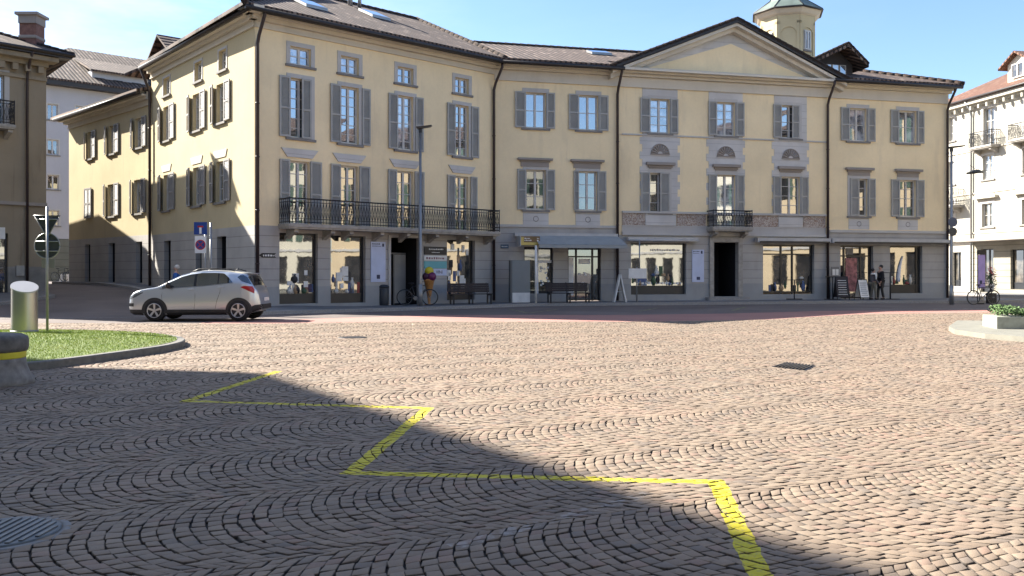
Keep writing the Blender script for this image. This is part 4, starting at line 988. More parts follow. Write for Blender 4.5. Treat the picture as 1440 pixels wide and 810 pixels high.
# roof: front slope, street slope with overhang
mb=MB(); E=OB.pt(.85,.9,11.28); 
a_=Vector(E); Lf=Vector(OB.pt(ob0,.9,11.28)); Bk=a_+back*8.6; rd=Vector(OB.pt(-5.2,-4.6,13.5)); rl_=Vector(OB.pt(ob0,-4.6,13.5)); 
for P,uv in (([Lf,a_,rd,rl_],[(0,0),(14,0),(9,6.8),(0,6.8)]),([a_,Bk,rd],[(0,0),(10.5,0),(5,6.8)]),([Bk,Bk+Vector((-12,2,0)),rl_,rd],[(0,0),(12,0),(10,6.8),(3,6.8)])):
    mb.face([tuple(p) for p in P],uv); mb.face([(p.x,p.y,p.z-.14) for p in P][::-1])
for p,q in ((Lf,a_),(a_,Bk)): mb.face([(p.x,p.y,p.z-.14),(q.x,q.y,q.z-.14),tuple(q),tuple(p)])
mb.build('roof',M['tile'],old); ridge_tiles(old,E,tuple(rd),.11,.35)
cx,cy=PX(45,39.7); mb=MB(); mb.box(cx-.38,cx+.38,cy-.35,cy+.35,11.2,12.9); mb.build('chimney',M['brick'],old); 
mb=MB(); mb.lathe((cx,cy,0),[(.53,11.95),(.56,11.99),(.56,12.08),(.51,12.1)],4,False,math.pi/4); mb.build('chimney_collar',M['trimdark'],old)
mb=MB(); mb.lathe((cx,cy,0),[(.57,12.62),(.57,12.95),(.72,12.98),(.72,13.1)],4,False,math.pi/4); mb.build('chimney_cap',M['trimdark'],old)
# second house further up the street, its low gable throws the shadow on the side wing
g0p=oc+back*8.8; nb_=empty('gable_house',(g0p.x,g0p.y,gz(-28,49)),'beige house with a low gable further up the side street, behind the old house','house')
mb=MB(); Q=PL2((g0p.x,g0p.y),(back.x,back.y)); 
prof=[(0,0),(8.4,0),(8.4,8.6),(4.1,10.0),(0,9.2)]
mb.face([Q.pt(a,0,z) for a,z in prof]);  
mb.build('wall',M['oldwall'],nb_)
sgn=1 if (Vector(Q.pt(0,1,0))-Vector(Q.pt(0,0,0))).x<0 else -1
mb.v and None
mb=MB(); o1_,o2_=-.25*sgn,12*sgn
for A in ([(-.4,o1_,9.2),(4.1,o1_,10.1),(4.1,o2_,10.1),(-.4,o2_,9.2)],[(4.1,o1_,10.1),(8.8,o1_,8.6),(8.8,o2_,8.6),(4.1,o2_,10.1)]): mb.face([Q.pt(*p) for p in A],[(p[1],p[0]) for p in A])
mb.build('roof',M['tile'],nb_)
mb=MB(); mb.face([Q.pt(0,0,0),Q.pt(0,12*sgn,0),Q.pt(0,12*sgn,9.1),Q.pt(0,0,9.1)]); mb.face([Q.pt(8.4,0,0),Q.pt(8.4,12*sgn,0),Q.pt(8.4,12*sgn,8.6),Q.pt(8.4,0,8.6)]); mb.build('side_wall',M['oldwall'],nb_)
p=Q.pt(5.2,.8*sgn,0); mb=MB(); mb.box(p[0]-.3,p[0]+.3,p[1]-.3,p[1]+.3,9.2,10.9); mb.build('chimney',M['brick'],nb_)
# ================================================================== WHITE BUILDING behind the wing
WB=Plane(97,66,2100); sB=WB.s; wb0,wb1=sB(10),sB(262)
wb=empty('white_building',(*WB.pt(0,0,0)[:2],gz(-30,60)),'tall white rendered building with brown roof seen behind the low side wing','building')
wins=[(66.5,81.5,146.5,168),(106.5,119.5,149.5,165),(66.5,82,196.5,217.5),(66.5,83,246,266),(66.5,83,296,317),(30,50,146,168),(140,152,152,166)]
hB=[(sB(a),sB(b),WB.z((a+b)/2,d),WB.z((a+b)/2,c)) for a,b,c,d in wins]
zt=15.3
wall(WB,wb0,wb1,4.0,zt,hB,uo=3).build('wall',M['whitewall'],wb); M['olive']=ashlar('olive_grey_cladding',(.16,.165,.14),.5,.05,.4,.1)
wall(WB,wb0,wb1,-.2,4.0,[],uo=3).build('plinth',M['olive'],wb)
for h in hB: window(wb,WB,*h,[],munt=1,surround=.1,glassm='glass_shop')
mb=MB(); mb.pbox(WB,wb0,wb1,.001,.75,zt,zt+.45); mb.build('gutter',M['gutter'],wb)
mb=MB(); r1=sB(140)
P=[(wb0-1,.8,zt+.46),(wb1,.8,zt+.46),(wb1,-8,20.2),(r1,-8,20.2)]; roofquad(mb,WB,P); mb.build('roof',M['tile'],wb)
s_a,s_b=sB(133),sB(212); mb=MB(); mb.pbox(WB,s_a,s_b,-2.5,-.6,zt+.3,zt+1.75); dmw=mb.build('dormer',M['whitewall'],wb)
mb=MB()
for px_ in (137,163,189): a=sB(px_); mb.pbox(WB,a,a+.7,-.6,-.57,zt+.95,zt+1.2)
mb.build('dormer_window',M['black'],dmw)
mb=MB(); roofquad(mb,WB,[(s_a-.2,-.2,zt+1.72),(s_b+.4,-.2,zt+1.72),(s_b+.4,-5,20.0-1.2),(s_a-.2,-5,20.0-1.2)]); mb.build('dormer_roof',M['tile'],dmw)
backwalls(wb,[WB.pt(wb0,0,0)[:2],WB.pt(wb0,-14,0)[:2],WB.pt(wb1,-14,0)[:2],WB.pt(wb1,0,0)[:2]],0,zt,M['whitewall'])
# white blocks at the foot of the wall
for k,(a,b,l) in enumerate(((68.5,71.5,'small white concrete block at the street end, left of the parked bicycles'),(77.5,85,'white concrete block between the two dark bicycles at the street end'),(91,97.5,'white concrete block beside the corner of the low side wing'))):
    p=WB.pt(sB(a),3.2,0); q=WB.pt(sB(b),3.2,0); mb=MB(); z=gz(p[0],p[1]); mb.box(p[0],q[0],p[1]-.25,p[1]+.25,z-.05,z+.52)
    tag(mb.build('concrete_block',M['white'],bevel=.03),l,'concrete block','white blocks at the street end')
# ================================================================== RIGHT WHITE BUILDING
rb=empty('cream_corner_building',(*RB.pt(0,0,0)[:2],0),'sunlit cream building at the right edge with red tiled roof, iron balconies and pedimented windows','building')
sR=RB.s; r0,r1_=sR(1300),sR(1600)
def zz(px,y): return RB.z(px,y)
t3=[(1334.5,1342,11.0,12.7,0),(1383,1398.5,10.1,12.7,1),(1440,1458,10.1,12.7,1),(1505,1525,10.1,12.7,0)]
t2=[(1334.5,1342,7.85,9.5),(1382,1396.5,7.85,9.5),(1438,1455,7.85,9.5),(1503,1522,7.85,9.5)]
t1=[(1335,1342,4.6,6.6),(1381,1396,4.6,6.2),(1437,1454,4.6,6.2),(1502,1522,4.6,6.2)]
t0=[(1339,1352,.5,2.95),(1379,1397,.15,3.1),(1421,1452,.4,3.0),(1480,1525,.4,3.0)]
hR=[(sR(a),sR(b),c,d) for a,b,c,d,*_ in t3+t2+t1+t0]
wall(RB,r0,r1_,3.85,13.0,hR,uo=5).build('wall',M['creamwhite'],rb)
M['creamash']=ashlar('cream_rusticated_base',(.58,.55,.48),.42,.04,.6,.1); M['shadedash']=ashlar('shaded_rusticated_base',(.3,.28,.23),.42,.04,.6,.2)
wall(RB,r0,sR(1368),-.2,3.85,hR,.25).build('plinth',M['creamash'],rb); wall(RB,sR(1368),r1_,-.2,3.85,hR,.25).build('plinth',M['shadedash'],rb)  # right stretch is a darker copy of the base, shade painted into its colour
for (a,b,c,d,bal) in t3:
    window(rb,RB,sR(a),sR(b),c,d,[],munt=3,surround=.18,glassm='glass_shop',sill=not bal)
    if bal: balcony(rb,RB,sR(a)-.6,sR(b)+.6,10.08,11.05,.75,[sR(a)-.3,sR(b)+.3])
for (a,b,c,d) in t2: window(rb,RB,sR(a),sR(b),c,d,[],munt=3,surround=.16,glassm='glass_cur')
for k,(a,b,c,d) in enumerate(t1):
    w=window(rb,RB,sR(a),sR(b),c,d,[],munt=2,surround=.2,glassm='glass_shop')
    if k: m_=(sR(a)+sR(b))/2; hw=(sR(b)-sR(a))/2+.55; wshade(RB,[(m_-hw,d+.35),(m_+hw,d+.35),(m_+hw,d+.5),(m_,d+1.05),(m_-hw,d+.5)],.001,.3).build('pediment',M['creamwhite'],w)
balcony(rb,RB,sR(1328),sR(1356),6.3,7.4,1.0,[sR(1340),sR(1350)])
for k,(a,b,c,d) in enumerate(t0): shopwin(rb,RB,sR(a)+.002,sR(b)-.002,c,d,c+.4,bars=((sR(a)+sR(b))/2,))
mb=MB()
for z in (10.0,7.0,4.25): mb.pbox(RB,r0,r1_,.001,.06,z-.06,z+.02)
mb.build('string_course',M['cream'],rb)
mb=MB(); mb.pbox(RB,r0,r1_,.0015,.35,3.68,3.84); mb.pbox(RB,sR(1368),r1_,.0017,1.3,3.6,3.7); mb.build('canopy',M['trimdark'],rb)
mb=MB(); mb.pbox(RB,r0,r1_,.001,.25,13.0,13.15); mb.pbox(RB,r0,r1_,.0015,.55,13.151,13.4)
x=r0
while x<r1_-.3: mb.pbox(RB,x,x+.16,.25,.5,12.75,12.999); x+=.8
mb.build('cornice',M['creamwhite'],rb)
mb=MB(); mb.pbox(RB,r0,r1_,.3,.62,13.402,13.5); mb.tube([RB.pt(r0,.68,13.5),RB.pt(r1_,.68,13.5)],.08,8); mb.build('gutter',M['gutter'],rb)
mb=MB(); a=sR(1368); mb.tube([RB.pt(a,.6,13.4),RB.pt(a,.2,12.8),RB.pt(a,.13,12.4),RB.pt(a,.13,.2)],.07,8); mb.build('downpipe',M['steel'],rb)
mb=MB(); roofquad(mb,RB,[(r0,.7,13.55),(r1_,.7,13.55),(r1_,-4.2,16.0),(sR(1352),-4.2,16.0)]); mb.build('roof',M['tile_red'],rb)
backwalls(rb,[RB.pt(r0,0,0)[:2],RB.pt(r0,-10,0)[:2],RB.pt(r1_,-10,0)[:2],RB.pt(r1_,0,0)[:2]],0,13.4,M['creamwhite'])
da=sR(1406); dmr=wshade(RB,[(da,13.7),(da+2.0,13.7),(da+2.0,15.35),(da+1.0,15.95),(da,15.35)],-5,-.6).build('dormer',M['cream'],rb)
w=window(dmr,RB,da+.45,da+1.55,14.35,15.3,[],munt=1,surround=.0,depth=.55,glassm='glass_shop',sill=False)
mb=MB(); 
for A in ([(da-.45,-.2,15.2),(da+1,-.2,16.1),(da+1,-5.5,16.1),(da-.45,-5.5,15.2)],[(da+1,-.2,16.1),(da+2.45,-.2,15.2),(da+2.45,-5.5,15.2),(da+1,-5.5,16.1)]): 
    mb.face([RB.pt(*p) for p in A],[(p[1],p[0]) for p in A]); mb.face([(q[0],q[1],q[2]-.12) for q in [RB.pt(*p) for p in A]][::-1]); P=[RB.pt(*p) for p in A]; mb.face([P[0],P[1],(P[1][0],P[1][1],P[1][2]-.12),(P[0][0],P[0][1],P[0][2]-.12)])
mb.build('dormer_roof',M['tile_red'],dmr)
# ================================================================== BUILDING beside the camera (throws the foreground shadow)
shd=empty('shade_building',(-22,18,0),'beige apartment building with deep eaves beside the camera, its shadow covers the foreground','building')
import numpy as _n
Tt=Vector((-3.55,12.9)); Hh=19.0; el=35.0; Sh=Vector((-.9135,.4067)); P0=Tt+Sh*(Hh/math.tan(R(el)))
e1=Vector((-1,.24)).normalized(); e2=Vector((5.75,-9.05)).normalized()
poly=[P0,P0+e1*22,P0+e1*22+e2*44,P0+e2*44]
mb=MB(); mb.prism([tuple(p) for p in poly],Hh-.35,Hh); mb.build('roof',M['gutter'],shd)
ins=[P0+e1*1.6+e2*1.6,P0+e1*20+e2*1.6,P0+e1*20+e2*42,P0+e1*1.6+e2*42]
mb=MB(); mb.prism([tuple(p) for p in ins],-.1,Hh-.36); mb.build('wall',M['cream'],shd)
# ================================================================== OPPOSITE TERRACE (seen in the panes)
M['leafgreen']=plain('green_shutter_paint',(.05,.09,.07),.6); M['opp']=plaster('warm_ochre_plaster',(.6,.48,.32),.15,.06); M['opp2']=plaster('cream_render',(.6,.56,.46),.15,.05)
SQ=[((34,-10),(-1,0),18,15.8,'opp2','cream terrace house across the square, seen only in the shop panes, on the right'),((15.5,-9.5),(-1,0),16,16.5,'opp','ochre terrace house across the square, seen only in the shop panes'),((-.9,-10),(-1,0),9,16,'opp2','narrow pale terrace house across the square, seen only in the shop panes'),((33,42),(0,-1),19,12.5,'opp','ochre house along the right side of the square, outside the picture'),((33,22.5),(0,-1),22,13.5,'opp2','cream house along the right side of the square, outside the picture')]
for (x0,y),dd,w,h,mt,lb in SQ:
    e=empty('terrace_house',(x0,y,0),lb,'house','houses across the square')
    pl=PL2((x0,y),dd); hs=[]
    nn=int(w/2.7)
    for fl in range(5):
        for j in range(nn):
            a=.9+j*(w-1.2)/nn; z=.5+fl*3.1
            if z+1.9<h: hs.append((a,a+1.2,z+.6,z+2.4) if fl else (a,a+1.7,.5,2.9))
    wall(pl,0,w,0,h,hs,.2).build('wall',M[mt],e)
    for q in hs:
        mb=MB(); mb.pbox(pl,q[0],q[1],-.19,-.15,q[2],q[3]); wn=mb.build('window',M['black'],e)
        if q[2]>1:
            for (u0,u1) in ((q[0]-.55,q[0]-.02),(q[1]+.02,q[1]+.55)):
                mb=MB(); mb.pbox(pl,u0,u1,.002,.05,q[2],q[3]); mb.build('shutter',M['leafgreen'],wn)
    mb=MB(); mb.pbox(pl,-.3,w+.3,.001,.6,h,h+.3); mb.build('cornice',M['gutter'],e)
    mb=MB(); mb.pbox(pl,0,w,.001,.1,3.3,3.5); mb.build('string_course',M['trim'],e)
    mb=MB(); roofquad(mb,pl,[(-.3,.6,h+.31),(w+.3,.6,h+.31),(w+.3,-6,h+2.5),(-.3,-6,h+2.5)]); mb.build('roof',M['tile'],e)
# ================================================================== GRASS ISLAND
isl=[(-7.35,13.25),(-7.0,14.0),(-6.6,15.6),(-6.45,16.6),(-6.55,17.6),(-6.95,18.6),(-7.7,19.5),(-8.95,20.4),(-10.9,21.0),(-12.6,21.1),(-15.5,20.8),(-16.5,18),(-15.5,14.5),(-11.5,12.4),(-8.6,12.4)]
def catm(P,n=5):
    out=[]; m=len(P)
    for i in range(m):
        p0,p1,p2,p3=[Vector(P[(i+k-1)%m]) for k in range(4)]
        for j in range(n):
            t=j/n; out.append(tuple(.5*((2*p1)+(-p0+p2)*t+(2*p0-5*p1+4*p2-p3)*t*t+(-p0+3*p1-3*p2+p3)*t**3)))
    return out
IO=catm(isl); cen=Vector((-11,17))
II=[tuple(Vector(p)+(cen-Vector(p)).normalized()*.16) for p in IO]
mb=MB(); n=len(IO); H=.14
for i in range(n):
    j=(i+1)%n
    if i%5==0: pass
    mb.face([(*IO[i],0),(*IO[j],0),(*IO[j],H-.015),(*IO[i],H-.015)],[(i*.3,0),(i*.3+.3,0),(i*.3+.3,H),(i*.3,H)])
    mb.face([(*IO[i],H-.015),(*IO[j],H-.015),(*[IO[j][q]+(II[j][q]-IO[j][q])*.12 for q in (0,1)],H),(*[IO[i][q]+(II[i][q]-IO[i][q])*.12 for q in (0,1)],H)])
    mb.face([(*[IO[i][q]+(II[i][q]-IO[i][q])*.12 for q in (0,1)],H),(*[IO[j][q]+(II[j][q]-IO[j][q])*.12 for q in (0,1)],H),(*II[j],H),(*II[i],H)])
    mb.face([(*II[i],H),(*II[j],H),(*II[j],0.02),(*II[i],0.02)])
tag(mb.build('island_kerb',plain('shaded_kerb_stone',(.13,.125,.115),.85,0,.25,8)),kind='structure')  # kerb granite darkened so its colour carries the shade on the front face
def inpoly(x,y,P):
    c=False; n=len(P); j=n-1
    for i in range(n):
        xi,yi=P[i]; xj,yj=P[j]
        if (yi>y)!=(yj>y) and x<(xj-xi)*(y-yi)/(yj-yi)+xi: c=not c
        j=i
    return c
def gh(x,y): 
    d=max(0,1-((x+11)**2/28+(y-17)**2/20)); return .115+.10*d
m,nt,b=nm('grass_soil'); nt.links.new(mixc(nt,noise(nt,6,4),(.07,.11,.02),(.12,.16,.035)),b.inputs['Base Color']); b.inputs['Roughness'].default_value=.95; M['soil']=m
mb=MB(); st=.4
rings=[II]; 
for f in (.75,.5,.25): rings.append([tuple(cen+(Vector(p)-cen)*f) for p in II])
for a,b_ in zip(rings[:-1],rings[1:]):
    for i in range(n): j=(i+1)%n; mb.face([(*a[i],gh(*a[i])),(*a[j],gh(*a[j])),(*b_[j],gh(*b_[j])),(*b_[i],gh(*b_[i]))],None,True)
for i in range(n): j=(i+1)%n; mb.face([(*rings[-1][i],gh(*rings[-1][i])),(*rings[-1][j],gh(*rings[-1][j])),(*cen,gh(*cen))],None,True)
tag(mb.build('lawn_soil',M['soil'],merge=True),kind='structure')
m,nt,b=nm('grass_blades'); at=N(nt,'ShaderNodeAttribute'); at.attribute_name='blade'
c=mixc(nt,at.outputs['Fac'],(.17,.25,.025),(.44,.50,.06)); c=mixc(nt,ramp(nt,noise(nt,1.2,4),.4,.65),c,(.30,.40,.04)); c=mixc(nt,mathn(nt,'MULTIPLY',ramp(nt,noise(nt,2.6,5,rough=.7),.55,.68),.8),c,(.36,.30,.10)); c=mixc(nt,mathn(nt,'MULTIPLY',ramp(nt,noise(nt,3.4,4),.58,.7),.7),c,(.06,.13,.015)); nt.links.new(c,b.inputs['Base Color']); b.inputs['Roughness'].default_value=.6; b.inputs['Transmission Weight'].default_value=0
M['grass']=m
def grass():
    V=[];Fc=[];cl=[]
    rs=np.random.default_rng(5); k=0
    while k<42000:
        x=rs.uniform(-16.5,-6.3); y=rs.uniform(12.3,21.2)
        if x<-.64*y-.8: 
            if rs.random()<.93: continue
        if not inpoly(x,y,II): continue
        z=gh(x,y)-.01; a=rs.uniform(0,6.28); h=rs.uniform(.02,.048); w=.006; l=rs.uniform(0,.03); b_=rs.uniform(0,6.28)
        i=len(V); V+= [(x-w*math.cos(a),y-w*math.sin(a),z),(x+w*math.cos(a),y+w*math.sin(a),z),(x+l*math.cos(b_),y+l*math.sin(b_),z+h)]; Fc.append((i,i+1,i+2)); c_=rs.random(); cl+=[c_]*3; k+=1
    me=bpy.data.meshes.new('grass'); me.from_pydata(V,[],Fc); a=me.attributes.new('blade','FLOAT','POINT'); a.data.foreach_set('value',cl); me.materials.append(M['grass'])
    o=bpy.data.objects.new('grass',me); COL.objects.link(o); tag(o,'short bright green grass on the kerbed traffic island','grass',kind='stuff')
grass()
# steel cylinder with slanted lid
zb_=gh(-10.5,19.3); cx,cy=PX(34.5,19.6)
t=empty('steel_vent',(cx,cy,zb_),'brushed steel cylinder with a slanted pale lid standing on the grass island','vent pipe')
M['brushed']=plain('brushed_steel',(.36,.36,.34),.32,.9,.06,2)
mb=MB(); r_=.265; nn=40; lo=[];hi=[]
for k in range(nn):
    a=2*math.pi*k/nn; x,y=r_*math.cos(a),r_*math.sin(a); lo.append((cx+x,cy+y,zb_-.05)); hi.append((cx+x,cy+y,zb_+.98-x*.28+y*.36))
for k in range(nn): j=(k+1)%nn; mb.face([lo[k],lo[j],hi[j],hi[k]],None,True)
mb.build('shell',M['brushed'],t,merge=True)
mb=MB(); R2=1.04; hi2=[(cx+(p[0]-cx)*R2,cy+(p[1]-cy)*R2,p[2]+.02) for p in hi]; hi3=[(p[0],p[1],p[2]-.035) for p in hi2]
mb.face(hi2); 
for k in range(nn): j=(k+1)%nn; mb.face([hi3[k],hi3[j],hi2[j],hi2[k]])
mb.build('lid',plain('pale_steel_lid',(.34,.34,.35),.4,.2,.04),t)
mb=MB(); mb.tube([(cx,cy,zb_-.03),(cx,cy,zb_+.03)],.285,32); mb.build('base_ring',M['steel'],t)
# stone bollard with yellow band
cx,cy=PX(-12,11.75)
t=empty('stone_bollard',(cx,cy,0),'bell-shaped grey stone bollard with a yellow band at the left edge','bollard')
M['bollard']=plain('weathered_grey_stone',(.19,.18,.17),.9,0,.3,9)
mb=MB(); mb.lathe((cx,cy,0),[(.50,0),(.515,.03),(.50,.10),(.455,.16),(.425,.24),(.41,.31),(.405,.36)],48); mb.build('foot',M['bollard'],t)
mb=MB(); mb.lathe((cx,cy,0),[(.405,.36),(.408,.375),(.412,.44),(.412,.445)],48); mb.build('yellow_band',plain('yellow_band_paint',(.55,.5,.03),.5,0,.1),t)
mb=MB(); mb.lathe((cx,cy,0),[(.412,.445),(.43,.46),(.44,.50),(.44,.60),(.43,.64),(.36,.675),(.2,.69),(.01,.695)],48); mb.build('cap',plain('dark_stone_cap',(.11,.105,.10),.8,0,.3,9),t)
# manhole cover, grate
cx,cy=GP(4,754); t=empty('manhole_cover',(cx,cy,0),'round ribbed iron manhole cover in the setts at the lower left corner','manhole cover')
mb=MB(); mb.lathe((cx,cy,0),[(.35,.004),(.35,.018),(.305,.019),(.305,.012)],48); mb.build('frame_ring',plain('pale_concrete_ring',(.2,.2,.2),.8,0,.15,9),t)
mb=MB(); mb.lathe((cx,cy,0),[(.30,.0),(.30,.026),(.285,.0265)],48); mb.build('plate',plain('blue_grey_cast_iron',(.1,.115,.125),.6,.2,.2,9),t)
mb=MB()
x=-.25
while x<=.25:
    l=math.sqrt(.27**2-x*x); mb.box(cx+x-.012,cx+x+.012,cy-l,cy+l,.0265,.034); x+=.05
mb.build('ribs',plain('worn_iron_ribs',(.11,.12,.125),.5,.3,.2,9),t)
g=[GP(1085,517),GP(1103,511.5),GP(1148,516.5),GP(1133,523)]
cx,cy=sum(p[0] for p in g)/4,sum(p[1] for p in g)/4
t=empty('drain_grate',(cx,cy,0),'dark rectangular iron drain grate set in the sunlit setts','drain grate')
mb=MB(); mb.prism(g[::-1] if False else g,.002,.020); mb.build('frame',M['iron'],t)
mb=MB(); A=[Vector(p) for p in g]
for k in range(1,10):
    a=A[0].lerp(A[3],k/10); b=A[1].lerp(A[2],k/10); mb.tube([(a.x,a.y,.028),(b.x,b.y,.028)],.012,4)
mb.build('bars',plain('worn_grate_bars',(.12,.11,.10),.6,.3,.2),t)
g=[GP(478,476.2),GP(500,472.4),GP(512,476.8)]; 
mb=MB(); c0=GP(496,475.5); mb.lathe((c0[0],c0[1],0),[(.33,.002),(.33,.022),(.3,.023)],28)
tag(mb.build('manhole_cover',M['iron']),'small dark iron cover in the sunlit setts in front of the red lane','manhole cover')
# ================================================================== TRAFFIC SIGNS
def disc(pl,c,z,r_,out,mat,name,par,n=28,sides=None,rot=0,th=.012):
    mb=MB(); k=sides or n; f=[pl.pt(c+r_*math.cos(rot+2*math.pi*i/k),out+th,z+r_*math.sin(rot+2*math.pi*i/k)) for i in range(k)]; b=[pl.pt(c+r_*math.cos(rot+2*math.pi*i/k),out,z+r_*math.sin(rot+2*math.pi*i/k)) for i in range(k)]
    mb.face(f); mb.face(b[::-1])
    for i in range(k): j=(i+1)%k; mb.face([b[i],b[j],f[j],f[i]])
    return mb.build(name,mat,par)
cx,cy=PX(66.5,19.9); zg=gh(cx,cy)
t=empty('traffic_sign',(cx,cy,zg),'grey backs of a triangular and a round sign on one pole on the grass','traffic sign')
mb=MB(); mb.tube([(cx,cy,zg-.05),(cx,cy,2.98)],.028,10); mb.build('pole',M['steel'],t)
pl=PL2((cx,cy),(1,0)); M['signback']=plain('grey_sign_back',(.055,.06,.065),.5,.3,.1)
disc(pl,-.04,2.62,.33,-.10,M['signback'],'triangle_plate',t,sides=3,rot=-math.pi/2); 
mb=MB(); pts=[pl.pt(-.04+.34*math.cos(-math.pi/2+2*math.pi*i/3),-.07,2.62+.34*math.sin(-math.pi/2+2*math.pi*i/3)) for i in range(4)]; mb.tube(pts,.014,6); mb.tube([pl.pt(-.28,-.06,2.7),pl.pt(.2,-.06,2.7)],.015,6)
pts=[pl.pt(-.04+.285*math.cos(2*math.pi*i/28),-.07,2.1+.285*math.sin(2*math.pi*i/28)) for i in range(29)]; mb.tube(pts,.014,6); mb.tube([pl.pt(-.29,-.06,2.2),pl.pt(.21,-.06,2.2)],.014,6); mb.tube([pl.pt(-.29,-.06,1.98),pl.pt(.21,-.06,1.98)],.014,6); mb.build('bracket',M['steel'],t)
disc(pl,-.04,2.1,.28,-.10,M['signback'],'round_plate',t)
mb=MB(); mb.pbox(pl,-.17,.13,-.09,-.075,1.6,1.8); mb.build('small_plate',M['sill'],t)
# dead end sign pair
Dn=31.0; cx,cy=PX(291,Dn+.1); zg=gz(cx,cy)+.12; pl=PL2((cx,cy),(1,0))
t=empty('traffic_sign',(cx,cy,zg),'blue dead-end sign above a white no-parking sign on grey posts behind the car','traffic sign')
mb=MB(); mb.tube([(cx-.06,cy,zg-.2),(cx-.06,cy,3.22)],.03,8); mb.tube([(cx+.13,cy+.02,zg-.2),(cx+.13,cy+.02,3.25)],.04,8); mb.build('pole',M['steel'],t)
M['signblue']=plain('sign_blue',(.012,.05,.24),.4,0,.04); M['signred']=plain('sign_red',(.45,.02,.02),.4,0,.04)
a=(273.5-291)/F*Dn; b=a+.46
mb=MB(); mb.pbox(pl,a,b,.045,.06,2.83,3.27); mb.build('dead_end_plate',M['signblue'],t)
mb=MB(); mb.pbox(pl,a+.19,a+.27,.061,.064,2.86,3.08); mb.build('white_stem',M['white'],t)
mb=MB(); mb.pbox(pl,a+.13,a+.33,.061,.065,3.081,3.14); mb.build('red_bar',M['signred'],t)
mb=MB(); mb.pbox(pl,a+.03,b-.03,.045,.06,2.18,2.78); mb.build('no_parking_plate',M['white'],t)
disc(pl,(a+b)/2,2.47,.18,.061,M['signred'],'red_ring',t,th=.003); disc(pl,(a+b)/2,2.47,.145,.0645,M['signblue'],'blue_disc',t,th=.003)
mb=MB(); c=(a+b)/2
for sg in (1,-1): 
    d=.13*.7; w=.02; mb.face([pl.pt(c-d-w,.069,2.47-sg*d),pl.pt(c-d+w,.069,2.47-sg*d-.0),pl.pt(c+d+w,.069,2.47+sg*d),pl.pt(c+d-w,.069,2.47+sg*d)])
mb.build('red_cross',M['signred'],t)
# street name plates / wall signs
def plate(pl,px0,px1,z0,z1,mat,label,cat,name,out=.03,extra=None,o0=.002):
    a,b=pl.s(px0),pl.s(px1); mb=MB(); mb.pbox(pl,a,b,o0,out,z0,z1); p=pl.pt((a+b)/2,out,z0)
    o=mb.build(name,mat); tag(o,label,cat); return o,a,b
def thingplate(pl,px0,px1,z0,z1,mat,label,cat,name,out=.04,o0=.003):
    a,b=pl.s(px0),pl.s(px1); t=empty(name,pl.pt((a+b)/2,0,z0),label,cat); mb=MB(); mb.pbox(pl,a,b,o0,out,z0,z1); mb.build('board',mat,t); return t,a,b
a,b=sL(364),sL(388); t=empty('arrow_sign',L.pt((a+b)/2,0,2.2),'small dark arrow-shaped direction plate on the grey plinth beside the downpipe','direction sign')
wshade(L,[(a+.12,2.06),(b,2.06),(b-.1,2.14),(b,2.23),(a+.12,2.23),(a,2.145)],.003,.02).build('board',M['black'],t)
strokes(L,.021,[(a+.16,b-.1,2.145,.08)],M['paper'],t)
for (x0,x1,zt_,zb2,lb) in ((521,541.5,2.77,1.1,'tall pale blue notice panel beside the dark entrance under the long balcony'),):
    t,a,b=thingplate(L,x0,x1,zb2,zt_,M['bluewhite'],lb,'notice board','notice_board'); strokes(L,.041,[(a+.06,b-.25,zt_-.09,.05),(a+.06,b-.22,zt_-.18,.03)],M['navy'],t)
    mb=MB(); mb.pbox(L,b-.17,b-.08,.041,.045,zt_-.2,zt_-.07); mb.pbox(L,(a+b)/2-.08,(a+b)/2+.08,.041,.045,zb2+.13,zb2+.3); mb.build('emblem',M['navy'],t)
t,a,b=thingplate(C,973,989.5,1.02,2.62,M['bluewhite'],'tall pale blue notice panel left of the central stone doorway','notice board','notice_board'); strokes(C,.041,[(a+.05,b-.22,2.53,.05),(a+.05,b-.25,2.44,.03)],M['navy'],t)
mb=MB(); mb.pbox(C,b-.17,b-.08,.041,.045,2.42,2.56); mb.pbox(C,(a+b)/2-.08,(a+b)/2+.1,.041,.045,1.13,1.28); mb.build('emblem',M['navy'],t)
zf=lambda y,px=612: L.z(px,y)
t,a,b=thingplate(L,596,627.5,zf(358),zf(347),M['black'],'black shop sign with small white lettering, topmost on the wall behind the ice cream cone','shop sign','shop_sign'); strokes(L,.041,[(a+.25,b-.2,zf(350.5),.06),(a+.4,b-.4,zf(355),.04)],M['paper'],t)
t,a,b=thingplate(L,596,627.5,zf(366.5),zf(359.5),M['paper'],'white shop sign with dark script between the black and the turquoise signs','shop sign','shop_sign'); strokes(L,.041,[(a+.1,b-.1,zf(363),.1)],plain('pink_brown_print',(.2,.08,.1),.5),t)
t,a,b=thingplate(L,596,627.5,zf(377.5),zf(367.5),plain('turquoise_panel',(.12,.38,.42),.5,0,.06),'plain turquoise shop sign above the white wine sign','shop sign','shop_sign')
t,a,b=thingplate(L,596,627.5,zf(387.5),zf(378),M['bluewhite'],'white shop sign reading VINI, lowest of the four beside the door','shop sign','shop_sign')
text_mesh('VINI',.2,M['navy'],t,L,a+(b-a)*.66,.045,zf(382.8))
t,a,b=thingplate(C,704,715,2.62,2.80,plain('blue_street_plate',(.03,.08,.14),.4),'small blue street name plate on the grey wall left of the awning','street sign','street_sign'); strokes(C,.041,[(a+.04,b-.04,2.71,.05)],M['paper'],t)
